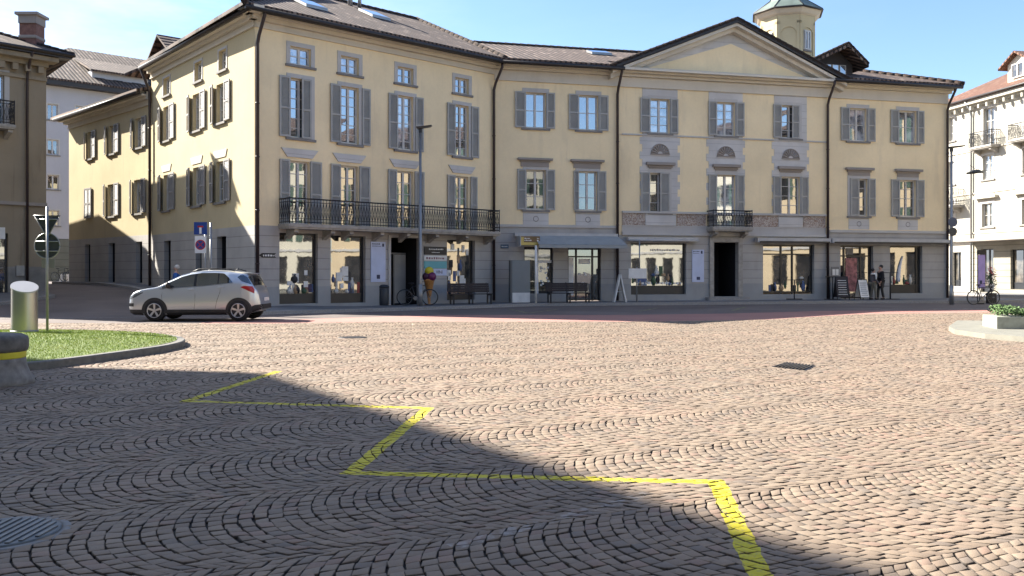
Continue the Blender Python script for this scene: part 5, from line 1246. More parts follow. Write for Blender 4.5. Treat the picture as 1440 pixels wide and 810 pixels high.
# hanging yellow-brown sign box at the awning
t=empty('hanging_sign',C.pt(sC(737),.8,2.7),'small yellow and brown hanging sign at the left end of the grey awning','hanging sign')
a,b=sC(726),sC(752); mb=MB(); mb.pbox(C,a,b,.78,.9,2.74,3.16); mb.build('box',plain('brown_sign',(.17,.1,.035),.5),t)
mb=MB(); mb.pbox(C,a,b,.901,.906,2.745,2.88); mb.pbox(C,a,a+.13,.901,.905,2.881,3.12); mb.build('yellow_field',plain('sign_yellow',(.6,.45,.12),.5),t); strokes(C,.907,[(a+.16,a+.42,3.06,.06),(a+.16,a+.5,2.97,.06),(b-.14,b-.04,3.06,.06),(b-.14,b-.04,2.97,.06)],M['paper'],t)
mb=MB(); mb.pbox(C,a-.04,a,.07,.91,2.70,3.17); mb.build('side_plate',M['awnbar'],t)
# ================================================================== STREET LAMPS
def lamp(x,y,z0,top,label,hd=(-.05,.48)):
    t=empty('street_lamp',(x,y,z0),label,'street lamp')
    mb=MB(); mb.tube([(x,y,z0),(x,y,z0+1.0),(x,y,top)],[.085,.08,.05],12); mb.tube([(x,y,z0),(x,y,z0+.9)],.1,12); mb.build('pole',M['steel'],t)
    mb=MB(); a,b=hd
    mb.box8([(x+a,y-.16,top),(x+b,y-.14,top+.09),(x+b,y+.14,top+.09),(x+a,y+.16,top),(x+a-.05,y-.2,top+.07),(x+b+.06,y-.16,top+.15),(x+b+.06,y+.16,top+.15),(x+a-.05,y+.2,top+.07)]); mb.box(x-.06,x+.06,y-.06,y+.06,top-.15,top+.03)
    mb.build('lamp_head',M['signback'],t); return t
x,y=PX(591,36.3); lamp(x,y,.12,7.4,'tall slim grey street lamp in front of the long balcony','' or (-.12,.42))
x,y=PX(1338,41.3); tl=lamp(x,y,0,7.3,'tall slim street lamp with round road signs at the right corner of the terrace',(-.1,.55))
pl=PL2((x,y),(1,0)); disc(pl,.02,3.85,.22,.08,plain('grey_blue_sign',(.06,.08,.13),.5),'round_sign',tl); disc(pl,.02,3.4,.2,.08,M['signback'],'lower_sign',tl)
# span lamp on wires
xw,yw=PX(1376,52); t=empty('hanging_lamp',(xw,yw,7.3),'flat street lamp hanging from a cable in front of the cream building','hanging lamp')
mb=MB(); mb.tube([(xw-.7,yw,7.33),(xw-.35,yw,7.42),(xw,yw,7.46),(xw+.3,yw,7.4)],[.05,.12,.12,.05],8); mb.build('lamp_head',M['signback'],t)
mb=MB(); e=C.pt(c1333,0,7.9); q=RB.pt(sR(1500),.1,7.6); mb.tube([e,(xw,yw,7.5),q],.012,5); mb.build('cable',M['iron'],t)
# ================================================================== BENCHES
def bench(px0,px1,D,label,grp='dark benches on the pavement'):
    x0=(px0-720)/F*D; x1=(px1-720)/F*D; z=.13; w=x1-x0
    pl=PL2((x0,D),(C.d.x,C.d.y)) if px0>700 else PL2((x0,D),(.93,.37)); w=w/pl.d.x
    t=empty('bench',pl.pt(w/2,0,z),label,'bench',grp)
    mb=MB()
    for k in range(5): mb.pbox(pl,.02,w-.02,.29-k*.105,.39-k*.105,z+.42,z+.455)
    mb.build('seat',M['wood_dark'],t)
    mb=MB()
    for k in range(4): mb.pbox(pl,.02,w-.02,-.2-k*.03,-.17-k*.03,z+.5+k*.1,z+.595+k*.1)
    mb.build('backrest',M['wood_dark'],t)
    for s_ in (.12,w/2,w-.12):
        mb=MB(); mb.pbox(pl,s_-.03,s_+.03,-.15,-.09,z,z+.42); mb.pbox(pl,s_-.03,s_+.03,.3,.36,z,z+.42); mb.pbox(pl,s_-.028,s_+.028,-.15,.36,z+.37,z+.418); mb.tube([pl.pt(s_,-.13,z+.4),pl.pt(s_,-.31,z+.92)],.022,6); mb.build('leg',M['iron'],t)
    return t
bench(631,690,37.8,'dark slatted bench under the right end of the long balcony'); bench(768,830,39.6,'dark slatted bench in front of the shop door under the grey awning')
# cabinet with white lower panel and post
x0=(718-720)/F*39.8; t=empty('information_pillar',(x0+.45,39.8,.12),'tall grey cabinet with a white lower panel standing beside the shop window','cabinet')
pl=PL2((x0,39.8),(C.d.x,C.d.y)); mb=MB(); mb.pbox(pl,0,.92,-.35,.0,.12,2.05); mb.build('cabinet_body',plain('mid_grey_cabinet',(.13,.14,.14),.6,0,.04),t,bevel=.01)
mb=MB(); mb.pbox(pl,.08,.9,.001,.02,.14,.58); mb.build('lower_panel',M['paper'],t); mb=MB(); mb.pbox(pl,.08,.9,.001,.02,.585,2.03); mb.build('upper_panel',plain('blue_grey_door_panel',(.2,.22,.225),.6,0,.04),t)
x,y=PX(753.5,39.3); mb=MB(); mb.tube([(x,y,.12),(x,y,2.7)],.05,10); tag(mb.build('white_post',M['paper']),'slim white post right of the grey cabinet','post')
# bin
x,y=PX(539.5,36.9); t=empty('litter_bin',(x,y,.12),'dark blue-grey litter bin left of the dark entrance','litter bin'); z=.12
mb=MB(); mb.lathe((x,y,z),[(.2,0),(.22,.05),(.22,.7),(.21,.72)],20); mb.build('body',M['bin'],t)
mb=MB(); mb.lathe((x,y,z),[(.23,.74),(.23,.8),(.16,.86),(.02,.88)],20); mb.tube([(x-.2,y,z+.7),(x-.2,y,z+.78)],.02,6); mb.tube([(x+.2,y,z+.7),(x+.2,y,z+.78)],.02,6); mb.build('lid',M['bin'],t)
# ice cream cone
x,y=PX(603.5,37.4); t=empty('ice_cream_cone',(x,y,.12),'giant display ice cream cone with a yellow and two purple scoops beside the bicycle','display cone'); z=.12
mb=MB(); mb.lathe((x,y,z),[(.18,0),(.18,.04),(.05,.06),(.07,.3),(.21,1.0),(.235,1.02),(.22,1.1)],18); mb.build('cone',plain('wafer_brown',(.42,.2,.06),.7,0,.2,14),t)
mb=MB(); mb.ball((x-.1,y-.05,z+1.2),.19); mb.build('purple_scoop',plain('dark_purple_scoop',(.05,.006,.03),.5),t)
mb=MB(); mb.ball((x+.11,y-.08,z+1.2),.2); mb.build('purple_scoop',plain('purple_scoop',(.12,.01,.08),.5),t)
mb=MB(); mb.ball((x,y,z+1.42),.2); mb.build('yellow_scoop',plain('yellow_scoop',(.6,.5,.02),.5),t)
# ================================================================== BICYCLES
def bicycle(x,y,z,rz,label,col,grp=None,wr=.33):
    t=empty('bicycle',(x,y,z),label,'bicycle',grp,rz)
    def W_(cx):
        mb=MB(); mb.tube([(cx+wr*math.cos(a),0,wr+wr*math.sin(a)*.985) for a in [2*math.pi*i/28 for i in range(29)]],.022,6,cap=False); o=mb.build('wheel',M['black'],t,local=True)
        mb=MB()
        for i in range(14): a=2*math.pi*i/14; mb.tube([(cx,.0,wr),(cx+(wr-.03)*math.cos(a),0,wr+(wr-.03)*math.sin(a))],.003,3,cap=False)
        mb.tube([(cx,-.05,wr),(cx,.05,wr)],.025,8); mb.tube([(cx+(wr-.03)*math.cos(a),0,wr+(wr-.03)*math.sin(a)) for a in [2*math.pi*i/28 for i in range(29)]],.008,5,cap=False); mb.build('spokes',M['steel'],o,local=True)
    W_(-.52); W_(.52); mb=MB()
    bb=(-.08,0,.29); st=(-.22,0,.78); hd=(.32,0,.82); hb=(.36,0,.68); ra=(-.52,0,wr); fa=(.52,0,wr)
    for a,b,r_ in ((bb,st,.017),(st,hd,.017),(bb,hb,.02),(hd,hb,.02),(bb,ra,.011),(st,ra,.011),(hb,fa,.014)): mb.tube([a,b],r_,8)
    mb.build('frame',col,t,local=True)
    mb=MB(); mb.tube([hd,(.30,0,.95)],.014,6); mb.tube([(.18,-.27,.98),(.28,-.2,.97),(.31,0,.95),(.28,.2,.97),(.18,.27,.98)],.013,6); mb.build('handlebar',M['black'],t,local=True)
    mb=MB(); mb.tube([st,(-.25,0,.88)],.013,6); mb.ball((-.27,0,.91),.13,10,6,(1.05,.6,.25)); mb.build('saddle',M['black'],t,local=True)
    mb=MB(); mb.lathe((0,0,0),[(.001,0)],3) if False else None; mb.tube([(bb[0],-.03,bb[2]),(bb[0],.03,bb[2])],.09,14); mb.tube([(bb[0],.06,bb[2]),(bb[0]+.1,.06,bb[2]-.13)],.01,5); mb.tube([(bb[0],-.06,bb[2]),(bb[0]-.1,-.06,bb[2]+.13)],.01,5); mb.build('crank',M['steel'],t,local=True)
    return t
x,y=PX(587,36.9); bicycle(x,y,.13,R(8),'dark bicycle parked beside the street lamp and the ice cream cone',plain('dark_bike_paint',(.03,.03,.035),.4))
x,y=PX(1383,41.2); bicycle(x,y,.0,R(10),'bicycle with baskets parked behind the purple banner',M['iron'])
p=WB.pt(sB(74),3.0,0); bicycle(p[0],p[1]-.5,gz(p[0],p[1]),R(70),'dark bicycle parked at the street end, left of the two beside the white blocks',M['iron'],'bicycles at the street end')
p=WB.pt(sB(87.5),3.0,0); bicycle(p[0],p[1]-.5,gz(p[0],p[1]),R(60),'dark bicycle parked at the street end nearest the corner of the low wing',M['iron'],'bicycles at the street end')
# purple banner + flower baskets
x,y=PX(1381,41.6); t=empty('banner',(x,y,0),'upright pale purple banner beside the parked bicycle at the far right','banner'); pl=PL2((x,y),(1,0))
mb=MB(); mb.tube([(x-.2,y+.02,0),(x-.2,y+.02,2.45)],.02,6); mb.pbox(pl,-.2,.1,-.06,.02,.0,.06); mb.build('pole',M['iron'],t)
mb=MB(); mb.pbox(pl,-.19,.14,0,.015,.75,2.33); mb.build('cloth',plain('pale_purple_cloth',(.42,.33,.62),.8,0,.08),t)
mb=MB(); mb.pbox(pl,-.12,.0,.016,.02,.95,1.12); mb.build('emblem',M['navy'],t); mb=MB(); mb.pbox(pl,-.22,.12,-.05,.05,2.34,2.55); mb.build('cap',M['black'],t)
def leafclump(name,c,r_,n,mats,label,cat,parent=None,size=.05,sq=(1,1,1)):
    mb=MB()
    for i in range(n):
        v=Vector((random.gauss(0,1),random.gauss(0,1),random.gauss(0,1))).normalized()*r_*random.random()**.4
        p=Vector(c)+Vector((v.x*sq[0],v.y*sq[1],v.z*sq[2])); a=Vector((random.gauss(0,1),random.gauss(0,1),random.gauss(0,1))).normalized(); b=a.orthogonal().normalized()*size; a=a*size*random.uniform(.7,1.4)
        mb.face([p-a,p+b*.5,p+a,p-b*.5])
    o=mb.build(name,mats,parent)
    if label: tag(o,label,cat)
    return o
M['leaf']=plain('green_leaves',(.07,.13,.035),.7,0,.5,9); M['leafdark']=plain('dark_green_leaves',(.035,.07,.025),.7,0,.5,9); M['redflower']=plain('red_flowers',(.45,.05,.05),.7,0,.3)
x,y=PX(1394,42.6); t=empty('flower_stand',(x,y,.0),'stand of red and white flowers right of the purple banner','flowers')
mb=MB(); mb.box(x-.18,x+.18,y-.15,y+.15,0,.5); mb.tube([(x,y,.5),(x,y,1.6)],.03,6); mb.build('stand',M['iron'],t)
leafclump('leaves',(x,y,1.1),.42,160,M['leafdark'],None,None,t,.06,(.6,.6,1.3)); leafclump('blossom',(x,y-.05,1.55),.26,60,M['redflower'],None,None,t,.05); leafclump('white_blossom',(x-.02,y-.15,.75),.26,50,M['paper'],None,None,t,.05)
# ================================================================== STAND-UP BOARDS by the centre and restaurant
def aframe(px,D,w,h,label,face,name='a_board',open_=.28,rz=0,fw=.05,txt=True,z=.13):
    x,y=PX(px,D); t=empty(name,(x,y,z),label,'sandwich board',None,rz)
    pl=PL2((0,0),(1,0))
    for sg in (1,-1):
        mb=MB()
        def q(s_,f,o): return pl.pt(s_,sg*(open_*(1-f)+.01)+o,f*h)
        mb.box8([q(-w/2,0.12,0),q(w/2,0.12,0),q(w/2,1,0),q(-w/2,1,0),q(-w/2,.12,.02*sg),q(w/2,.12,.02*sg),q(w/2,1,.02*sg),q(-w/2,1,.02*sg)])
        p=mb.build('panel',face,t,local=True)
        fr=MB()
        for s_ in (-w/2,w/2): fr.tube([q(s_,0,.01),q(s_,1.02,.01)],.02,5)
        fr.tube([q(-w/2,1,.01),q(w/2,1,.01)],.02,5); fr.tube([q(-w/2,.12,.01),q(w/2,.12,.01)],.015,5); fr.build('frame',M['black'] if face is not M['stone'] else M['paper'],p,local=True)
        if txt and sg==1:
            tx=MB()
            for k in range(7):
                f=.85-.1*k; l=w*random.uniform(.3,.4); A=q(-l,f,.027); B=q(l,f,.027); tx.face([A,B,(B[0],B[1],B[2]-.04),(A[0],A[1],A[2]-.04)])
            tx.build('lettering',M['navy'] if face is M['paper'] else M['paper'],p,local=True)
    return t
aframe(1183,44.2,.6,1.15,'dark chalkboard sandwich board left of the restaurant door',M['darkwood'])
aframe(1212,44.0,.5,1.0,'white printed sandwich board right of the restaurant door',M['paper'],rz=R(12))
# white trestle (A shape seen from the side) by the downpipe
x,y=PX(871.5,40.9); t=empty('trestle_board',(x,y,.13),'pale folded A-frame board seen from its side at the brown downpipe','sandwich board')
mb=MB(); mb.box8([(x-.3,y-.3,.13),(x-.24,y-.3,.13),(x-.24,y+.3,.13),(x-.3,y+.3,.13),(x-.03,y-.3,1.4),(x+.03,y-.3,1.4),(x+.03,y+.3,1.4),(x-.03,y+.3,1.4)]); mb.build('panel',M['paper'],t)
mb=MB(); mb.box8([(x+.24,y-.3,.13),(x+.3,y-.3,.13),(x+.3,y+.3,.13),(x+.24,y+.3,.13),(x-.02,y-.3,1.41),(x+.04,y-.3,1.41),(x+.04,y+.3,1.41),(x-.02,y+.3,1.41)]); mb.tube([(x-.18,y,.6),(x+.18,y,.6)],.015,5); mb.build('panel',M['paper'],t)
# white sign on post
x,y=PX(895.5,40.6); t=empty('notice_sign',(x,y,.13),'blank white rectangular board on a slim post before the large shop window','sign'); pl=PL2((x,y),(C.d.x,C.d.y))
mb=MB(); mb.tube([(x,y,.13),(x,y,1.75)],.03,8); mb.tube([(x+.13,y+.05,1.2),(x+.13,y+.05,3.0)],.03,8); mb.build('post',M['steel'],t)
mb=MB(); mb.pbox(pl,-.42,.46,.04,.07,1.22,1.68); mb.build('board',M['paper'],t)
# menu stand
x,y=PX(1171,44.6); t=empty('menu_stand',(x,y,.13),'menu case with white sheets on a dark post left of the restaurant door','menu stand'); pl=PL2((x,y),(C.d.x,C.d.y))
mb=MB(); mb.tube([(x-.15,y,.13),(x-.15,y,1.3)],.025,6); mb.tube([(x+.0,y,.13),(x+.0,y,1.3)],.025,6); mb.pbox(pl,-.35,.3,-.2,.2,.13,.16); mb.pbox(pl,-.4,.4,-.03,.03,1.25,1.3); mb.build('post',M['black'],t)
mb=MB(); mb.pbox(pl,-.1,.34,.0,.05,1.32,1.78); mb.build('case',M['sill'],t); mb=MB(); mb.pbox(pl,-.05,.11,.052,.056,1.36,1.66); mb.pbox(pl,.14,.3,.052,.056,1.36,1.66); mb.build('menu_sheet',M['paper'],t)
# terrace screen frame
x,y=PX(1252,44.9); t=empty('screen_frame',(x,y,.13),'dark metal rail frame on a foot plate right of the two people','frame stand'); pl=PL2((x,y),(C.d.x,C.d.y))
mb=MB(); mb.tube([pl.pt(0,0,.13),pl.pt(0,0,1.5)],.04,8); mb.tube([pl.pt(-.5,0,1.48),pl.pt(.42,0,1.48)],.02,6); mb.tube([pl.pt(-.45,0,.8),pl.pt(0,0,.8)],.015,6); mb.build('rail',M['black'],t); mb=MB(); mb.pbox(pl,-.1,.4,-.2,.2,.13,.16); mb.build('foot_plate',M['black'],t)
x,y=PX(1117,44.3); t=empty('menu_pole',(x,y,.13),'slim black stand with a wide foot before the mirrored shop window','stand'); mb=MB(); mb.tube([(x,y,.13),(x,y,1.1)],.03,8); mb.tube([(x-.4,y,.16),(x+.4,y,.16)],.03,6); mb.build('post',M['black'],t)
mb=MB(); mb.tube([(x-.35,y-.02,1.12),(x+.35,y-.02,1.12)],.02,6); mb.build('crossbar',M['black'],t)
# ================================================================== RIGHT TRAFFIC ISLAND with planter
ri=[GP(1335,465),GP(1345,470),GP(1383,476.5),GP(1440,481),GP(1500,486),(20.5,22),(25,27),GP(1440,453),GP(1352,455.5)]
ri=[GP(1334,466),GP(1343,471),GP(1385,477.5),GP(1445,482.5),GP(1530,489),(22,22),(24.5,25.5),GP(1445,457.5),GP(1346,457)]
mb=MB(); mb.prism(ri,-.01,.13); tag(mb.build('traffic_island',plain('pale_granite',(.19,.185,.155),.8,0,.12,4),bevel=.02),kind='structure')
pr=[GP(1402,462.5,.13),GP(1520,468.5,.13),(21.8,25.2),GP(1410,455.5,.13)]
pr=[(13.75,25.2),(17.6,23.5),(18.9,25.6),(15.0,27.3)]
p0=Vector(GP(1402,462.5,.13)); u_=Vector((.96,-.18)).normalized(); v_=Vector((.25,.97)).normalized()
pr=[tuple(p0),tuple(p0+u_*4),tuple(p0+u_*4+v_*1.3),tuple(p0+v_*1.3)]
t=empty('planter',(*(p0+u_*2+v_*.6),.13),'low stone planter with a clipped green hedge on the right traffic island','planter')
mb=MB(); mb.prism(pr,.13,.42); mb.build('trough',plain('green_grey_stone',(.3,.31,.26),.85,0,.2,6),t,bevel=.02)
mb=MB()
for i in range(5200):
    a=random.uniform(.1,3.9); b=random.uniform(.08,1.22); hmax=.17+.06*math.sin(a*5)+.04*math.sin(a*13+b*5); h=hmax*random.random()**.5
    p=Vector((*(p0+u_*a+v_*b),.42+h)); q=Vector((random.gauss(0,1),random.gauss(0,1),random.gauss(0,1))).normalized(); r_=q.orthogonal().normalized()*.03; q=q*.035
    mb.face([p-q,p+r_,p+q,p-r_])
mb.build('hedge',M['leaf'],t)
# ================================================================== PEOPLE
def skinmesh(name,nodes,edges,rad,mat,parent,sub=2):
    me=bpy.data.meshes.new(name); me.from_pydata(nodes,edges,[]); o=bpy.data.objects.new(name,me); COL.objects.link(o)
    sk=o.modifiers.new('s','SKIN'); 
    for i,r_ in enumerate(rad):
        v=me.skin_vertices[0].data[i] if me.skin_vertices else None
        if v is not None: v.radius=(r_ if isinstance(r_,tuple) else (r_,r_))
    if me.skin_vertices: me.skin_vertices[0].data[0].use_root=True
    ss=o.modifiers.new('u','SUBSURF'); ss.levels=sub; ss.render_levels=sub
    bpy.context.view_layer.update(); dg=bpy.context.evaluated_depsgraph_get(); m2=bpy.data.meshes.new_from_object(o.evaluated_get(dg)); m2.name=name
    bpy.data.objects.remove(o); m2.materials.clear(); m2.materials.append(mat)
    for p in m2.polygons: p.use_smooth=True
    n=bpy.data.objects.new(name,m2); COL.objects.link(n)
    if parent: n.parent=parent
    return n
def newskin(name,nodes,edges,rad,mat,parent,sub=2):
    me=bpy.data.meshes.new(name); me.from_pydata(nodes,edges,[])
    o=bpy.data.objects.new(name,me); COL.objects.link(o); o.modifiers.new('s','SKIN')
    bpy.context.view_layer.objects.active=o
    if not me.skin_vertices:
        bm=bmesh.new(); bm.from_mesh(me); bm.verts.layers.skin.verify(); bm.to_mesh(me); bm.free()
    for i,r_ in enumerate(rad): me.skin_vertices[0].data[i].radius=(r_ if isinstance(r_,tuple) else (r_,r_)); me.skin_vertices[0].data[i].use_root=(i==0)
    ss=o.modifiers.new('u','SUBSURF'); ss.levels=sub; ss.render_levels=sub
    bpy.context.view_layer.update(); dg=bpy.context.evaluated_depsgraph_get(); m2=bpy.data.meshes.new_from_object(o.evaluated_get(dg)); m2.name=name
    bpy.data.objects.remove(o); m2.materials.clear(); m2.materials.append(mat)
    for p in m2.polygons: p.use_smooth=True
    n=bpy.data.objects.new(name,m2); COL.objects.link(n); n.parent=parent; return n
def person(x,y,z,rz,h,label,skin,hair,top,legs,shoes,coat=False,bend=.12,step=.1):
    k=h/1.75; t=empty('person',(x,y,z),label,'person',None,rz)
    S_=lambda *p:(p[0]*k,p[1]*k,p[2]*k)
    # faces +y locally
    J=[(0,0,.95),(0,0,1.1),(0,.0,1.3),(0,0,1.44),(0,.0,1.53),(0,.02,1.62),(0,.02,1.70),
       (.1,0,.9),(.11,.02+step*.5,.5),(.11,step,.08),(.11,step+.16,.04),
       (-.1,0,.9),(-.11,.02-step*.3,.5),(-.11,-step,.09),(-.11,-step+.16,.04),
       (.18,0,1.41),(.24,-.02,1.15),(.25,bend,.93),(.25,bend+.04,.84),
       (-.18,0,1.41),(-.24,-.02,1.15),(-.25,bend,.93),(-.25,bend+.04,.84)]
    E=[(0,1),(1,2),(2,3),(3,4),(4,5),(5,6),(0,7),(7,8),(8,9),(9,10),(0,11),(11,12),(12,13),(13,14),(3,15),(15,16),(16,17),(17,18),(3,19),(19,20),(20,21),(21,22)]
    Rd=[.13,.125,.14,.11,.052,.092,.085,.085,.055,.04,.035,.085,.055,.04,.035,.06,.045,.032,.022,.06,.045,.032,.022]
    body=newskin('body',[S_(*p) for p in J],E,[r_*k for r_ in Rd],skin,t)
    # fingers
    mb=MB()
    for sg in (1,-1):
        for i in range(4): mb.tube([S_(sg*.25,bend+.02+i*.018,.84),S_(sg*.25,bend+.03+i*.018,.80),S_(sg*.24,bend+.035+i*.016,.765+abs(i-1.5)*.006)],[.009*k,.008*k,.006*k],6)
        mb.tube([S_(sg*.245,bend+.01,.87),S_(sg*.235,bend+.075,.83),S_(sg*.232,bend+.09,.80)],[.011*k,.009*k,.007*k],6)
    mb.build('fingers',skin,body,local=True)
    mb=MB(); mb.ball(S_(0,.115,1.625),.016*k,6,5,(.8,1.3,1.4)); mb.ball(S_(.095,.02,1.63),.022*k,6,5,(.4,.8,1.2)); mb.ball(S_(-.095,.02,1.63),.022*k,6,5,(.4,.8,1.2)); mb.build('face_features',skin,body,local=True)
    mb=MB(); mb.ball(S_(.035,.1,1.65),.01*k,6,4); mb.ball(S_(-.035,.1,1.65),.01*k,6,4); mb.tube([S_(-.025,.104,1.585),S_(.025,.104,1.585)],.005*k,5); mb.build('eyes_mouth',M['black'],body,local=True)
    mb=MB(); mb.ball(S_(0,-.03,1.69),.102*k,14,10,(1,1.0,.95)); mb.build('hair',hair,t,local=True)
    # top: torso and sleeves
    idx=[0,1,2,3,15,16,17,19,20,21]; mp={a:i for i,a in enumerate(idx)}; ee=[(mp[a],mp[b]) for a,b in E if a in mp and b in mp]
    nd=[S_(*J[i]) for i in idx]; rr=[r_*k for r_ in (.165,.15,.165,.12,.078,.062,.052,.078,.062,.052)]
    if coat: nd.append(S_(0,.0,.55)); ee.append((0,len(nd)-1)); rr.append(.2*k)
    newskin('coat' if coat else 'jacket',nd,ee,rr,top,t)
    idx=[0,7,8,9,11,12,13]; mp={a:i for i,a in enumerate(idx)}; ee=[(mp[a],mp[b]) for a,b in E if a in mp and b in mp]
    newskin('trousers',[S_(*J[i]) for i in idx],ee,[r_*k for r_ in (.145,.1,.072,.062,.1,.072,.062)],legs,t)
    for a,b in ((9,10),(13,14)):
        mb=MB(); p,q=J[a],J[b]; mb.tube([S_(p[0],p[1]-.06,.05),S_(p[0],p[1]+.02,.055),S_(q[0],q[1],.04)],[.045*k,.055*k,.04*k],8); mb.build('shoe',shoes,t,local=True)
    return t
SK=plain('skin',(.45,.27,.2),.6,0,.06); 
x,y=PX(248,33.6); person(x,y,gz(x,y)+.12 if False else gz(x,y),R(100),1.62,'white-haired person in a blue jacket walking behind the silver car',SK,plain('white_hair',(.55,.53,.5),.8),plain('blue_jacket',(.02,.1,.35),.7),plain('grey_trousers',(.06,.06,.07),.8),M['black'])
x,y=PX(1238.5,44.3); person(x,y,.13,R(95),1.72,'person in a long black coat with dark hair, standing right of the sandwich boards',SK,M['black'],plain('black_coat',(.012,.012,.016),.8),M['black'],M['black'],coat=True)
x,y=PX(1228,44.1); person(x,y,.13,R(-80),1.55,'person in a grey jacket with a pale scarf, facing the one in the black coat',SK,M['black'],plain('grey_jacket',(.11,.1,.11),.8),plain('beige_trousers',(.16,.15,.12),.8),M['black'],bend=.2)
x,y=PX(1227.5,43.95); 
mb=MB(); mb.tube([(x+.04+.1*math.cos(a),y-.0+.1*math.sin(a),1.42) for a in [2*math.pi*i/12 for i in range(13)]],.04,8,cap=False); mb.tube([(x+.1,y-.1,1.42),(x+.12,y-.13,1.15)],.03,6)
o=mb.build('scarf',M['paper']); pp=[o2 for o2 in COL.objects if o2.name=='person.002'][0]
for v in o.data.vertices: v.co=pp.matrix_world.inverted()@v.co if False else v.co
bpy.context.view_layer.update(); inv=pp.matrix_world.inverted()
for v in o.data.vertices: v.co=inv@v.co
o.parent=pp
# ================================================================== CAR
def interp(T,x):
    if x<=T[0][0]: return T[0][1]
    for (a,b),(c,d) in zip(T[:-1],T[1:]):
        if x<=c: return b+(d-b)*(x-a)/(c-a)
    return T[-1][1]
TOP=[(0,.62),(.03,.72),(.08,.80),(.2,.90),(.4,.975),(.65,1.02),(.85,1.05),(1.0,1.085),(1.34,1.29),(1.69,1.455),(1.98,1.535),(2.33,1.585),(2.78,1.59),(3.2,1.56),(3.55,1.52),(3.72,1.49),(3.78,1.43),(3.9,1.22),(3.97,1.08),(4.05,.96),(4.09,.86),(4.12,.72),(4.15,.6),(4.17,.5),(4.18,.42)]
BOT=[(0,.36),(.05,.26),(.2,.2),(.5,.19),(3.6,.2),(3.95,.28),(4.18,.38)]
BELT=[(0,.58),(.08,.74),(.2,.83),(.4,.9),(.65,.95),(1.0,1.0),(1.3,1.02),(2.4,1.09),(3.3,1.19),(3.6,1.2),(3.78,1.17),(3.9,1.05),(4.0,.95),(4.09,.8),(4.15,.56),(4.18,.4)]
WID=[(0,.64),(.03,.70),(.1,.76),(.2,.81),(.4,.85),(.7,.885),(1.2,.89),(3.2,.895),(3.6,.87),(3.85,.80),(4.0,.72),(4.12,.62),(4.18,.5)]
def sec(x):
    tp,bt,be,w=interp(TOP,x),interp(BOT,x),interp(BELT,x),interp(WID,x)
    be=min(be,tp-.015); gh_=tp-be; wr=w-.045-.40*max(0,gh_-.1)
    md=bt+(be-bt)*.5
    return [(0,bt),(w*.9,bt),(w*.985,bt+.07),(w,md-.05),(w*.998,md+.06),(w*.985,be-.06),(w*.965,be),(wr+.01,tp-.075*min(1,gh_/.3)),(wr-.06,tp-.025*min(1,gh_/.3)),(wr*.5,tp),(0,tp+.008)]
def ev(P,t):
    i=min(int(t),len(P)-2); f=t-i; return (P[i][0]+(P[i+1][0]-P[i][0])*f,P[i][1]+(P[i+1][1]-P[i][1])*f)
def sidey(x,z):
    P=sec(x)
    for i in range(1,8):
        (y0,z0),(y1,z1)=P[i],P[i+1]
        if z0<=z<=z1 and z1>z0: return y0+(y1-y0)*(z-z0)/(z1-z0)
    return P[7][0]
car=empty('car',(0,0,0),'silver compact SUV facing left, parked on the road beside the grass island','car')
paint,nt,b=nm('silver_car_paint'); b.inputs['Base Color'].default_value=(.5,.53,.57,1); b.inputs['Metallic'].default_value=.65; b.inputs['Roughness'].default_value=.3; b.inputs['Coat Weight'].default_value=.7; b.inputs['Coat Roughness'].default_value=.04
clad=plain('black_plastic_cladding',(.02,.02,.022),.6); cg=glass('car_glass',(.012,.014,.016),.12,.02); tyre=plain('tyre_rubber',(.015,.015,.016),.85); rim=plain('alloy_rim',(.5,.5,.52),.35,.7,.05)
xs_=sorted(set([round(.04*i,3) for i in range(105)]+[a for a,_ in TOP]+[a for a,_ in WID])); xs_=[x for x in xs_ if x<=4.18]
mb=MB(); bmv=[]
for x in xs_:
    P=sec(x); row=[(x,-y,z) for y,z in P]+[(x,y,z) for y,z in P[::-1][1:-1]]; bmv.append(row)
nr=len(bmv[0])
me=bpy.data.meshes.new('body'); vs=[p for r_ in bmv for p in r_]; fs=[]
def inarch(x,z): return any((x-cx)**2+(z-.335)**2<.385**2 for cx in (.90,3.53))
for i in range(len(bmv)-1):
    for k in range(nr):
        j=(k+1)%nr; a,b_,c,d=i*nr+k,i*nr+j,(i+1)*nr+j,(i+1)*nr+k
        fs.append((a,b_,c,d))
fs.append(tuple(range(nr))[::-1]); fs.append(tuple((len(bmv)-1)*nr+k for k in range(nr)))
me.from_pydata(vs,[],fs); 
for p in me.polygons: p.use_smooth=len(p.vertices)==4
me.materials.append(paint); body=bpy.data.objects.new('body',me); COL.objects.link(body); body.parent=car
def spatch(name,mat,par,xa,xb,zl,zh,off=.006,nx=14,nz=5,both=True,rnd=0):
    for sg in ((-1,1) if both else (-1,)):
        mb=MB(); G=[]
        for i in range(nx+1):
            x=xa+(xb-xa)*i/nx; a,b=zl(x),zh(x); G.append([(x,sg*(sidey(x,a+(b-a)*j/nz)+off),a+(b-a)*j/nz) for j in range(nz+1)])
        for i in range(nx):
            for j in range(nz): mb.face([G[i][j],G[i+1][j],G[i+1][j+1],G[i][j+1]],None,True)
        mb.build(name,mat,par,local=True,merge=True)
bl=lambda x: interp(BELT,x)+.012
def wtop(x): return min(interp(TOP,x)-.085-.0*x, bl(x)+.5)
def wt(x):
    z=wtop(x); return max(bl(x)+.002,z if x<3.0 else min(z,bl(3.32)+(wtop(3.0)-bl(3.0))*max(0,(3.34-x)/.34)**.8))
spatch('side_window',cg,car,1.12,2.12,bl,wt,nx=16); spatch('side_window',cg,car,2.2,2.86,bl,wt,nx=10); spatch('side_window',cg,car,2.9,3.33,bl,wt,nx=10)
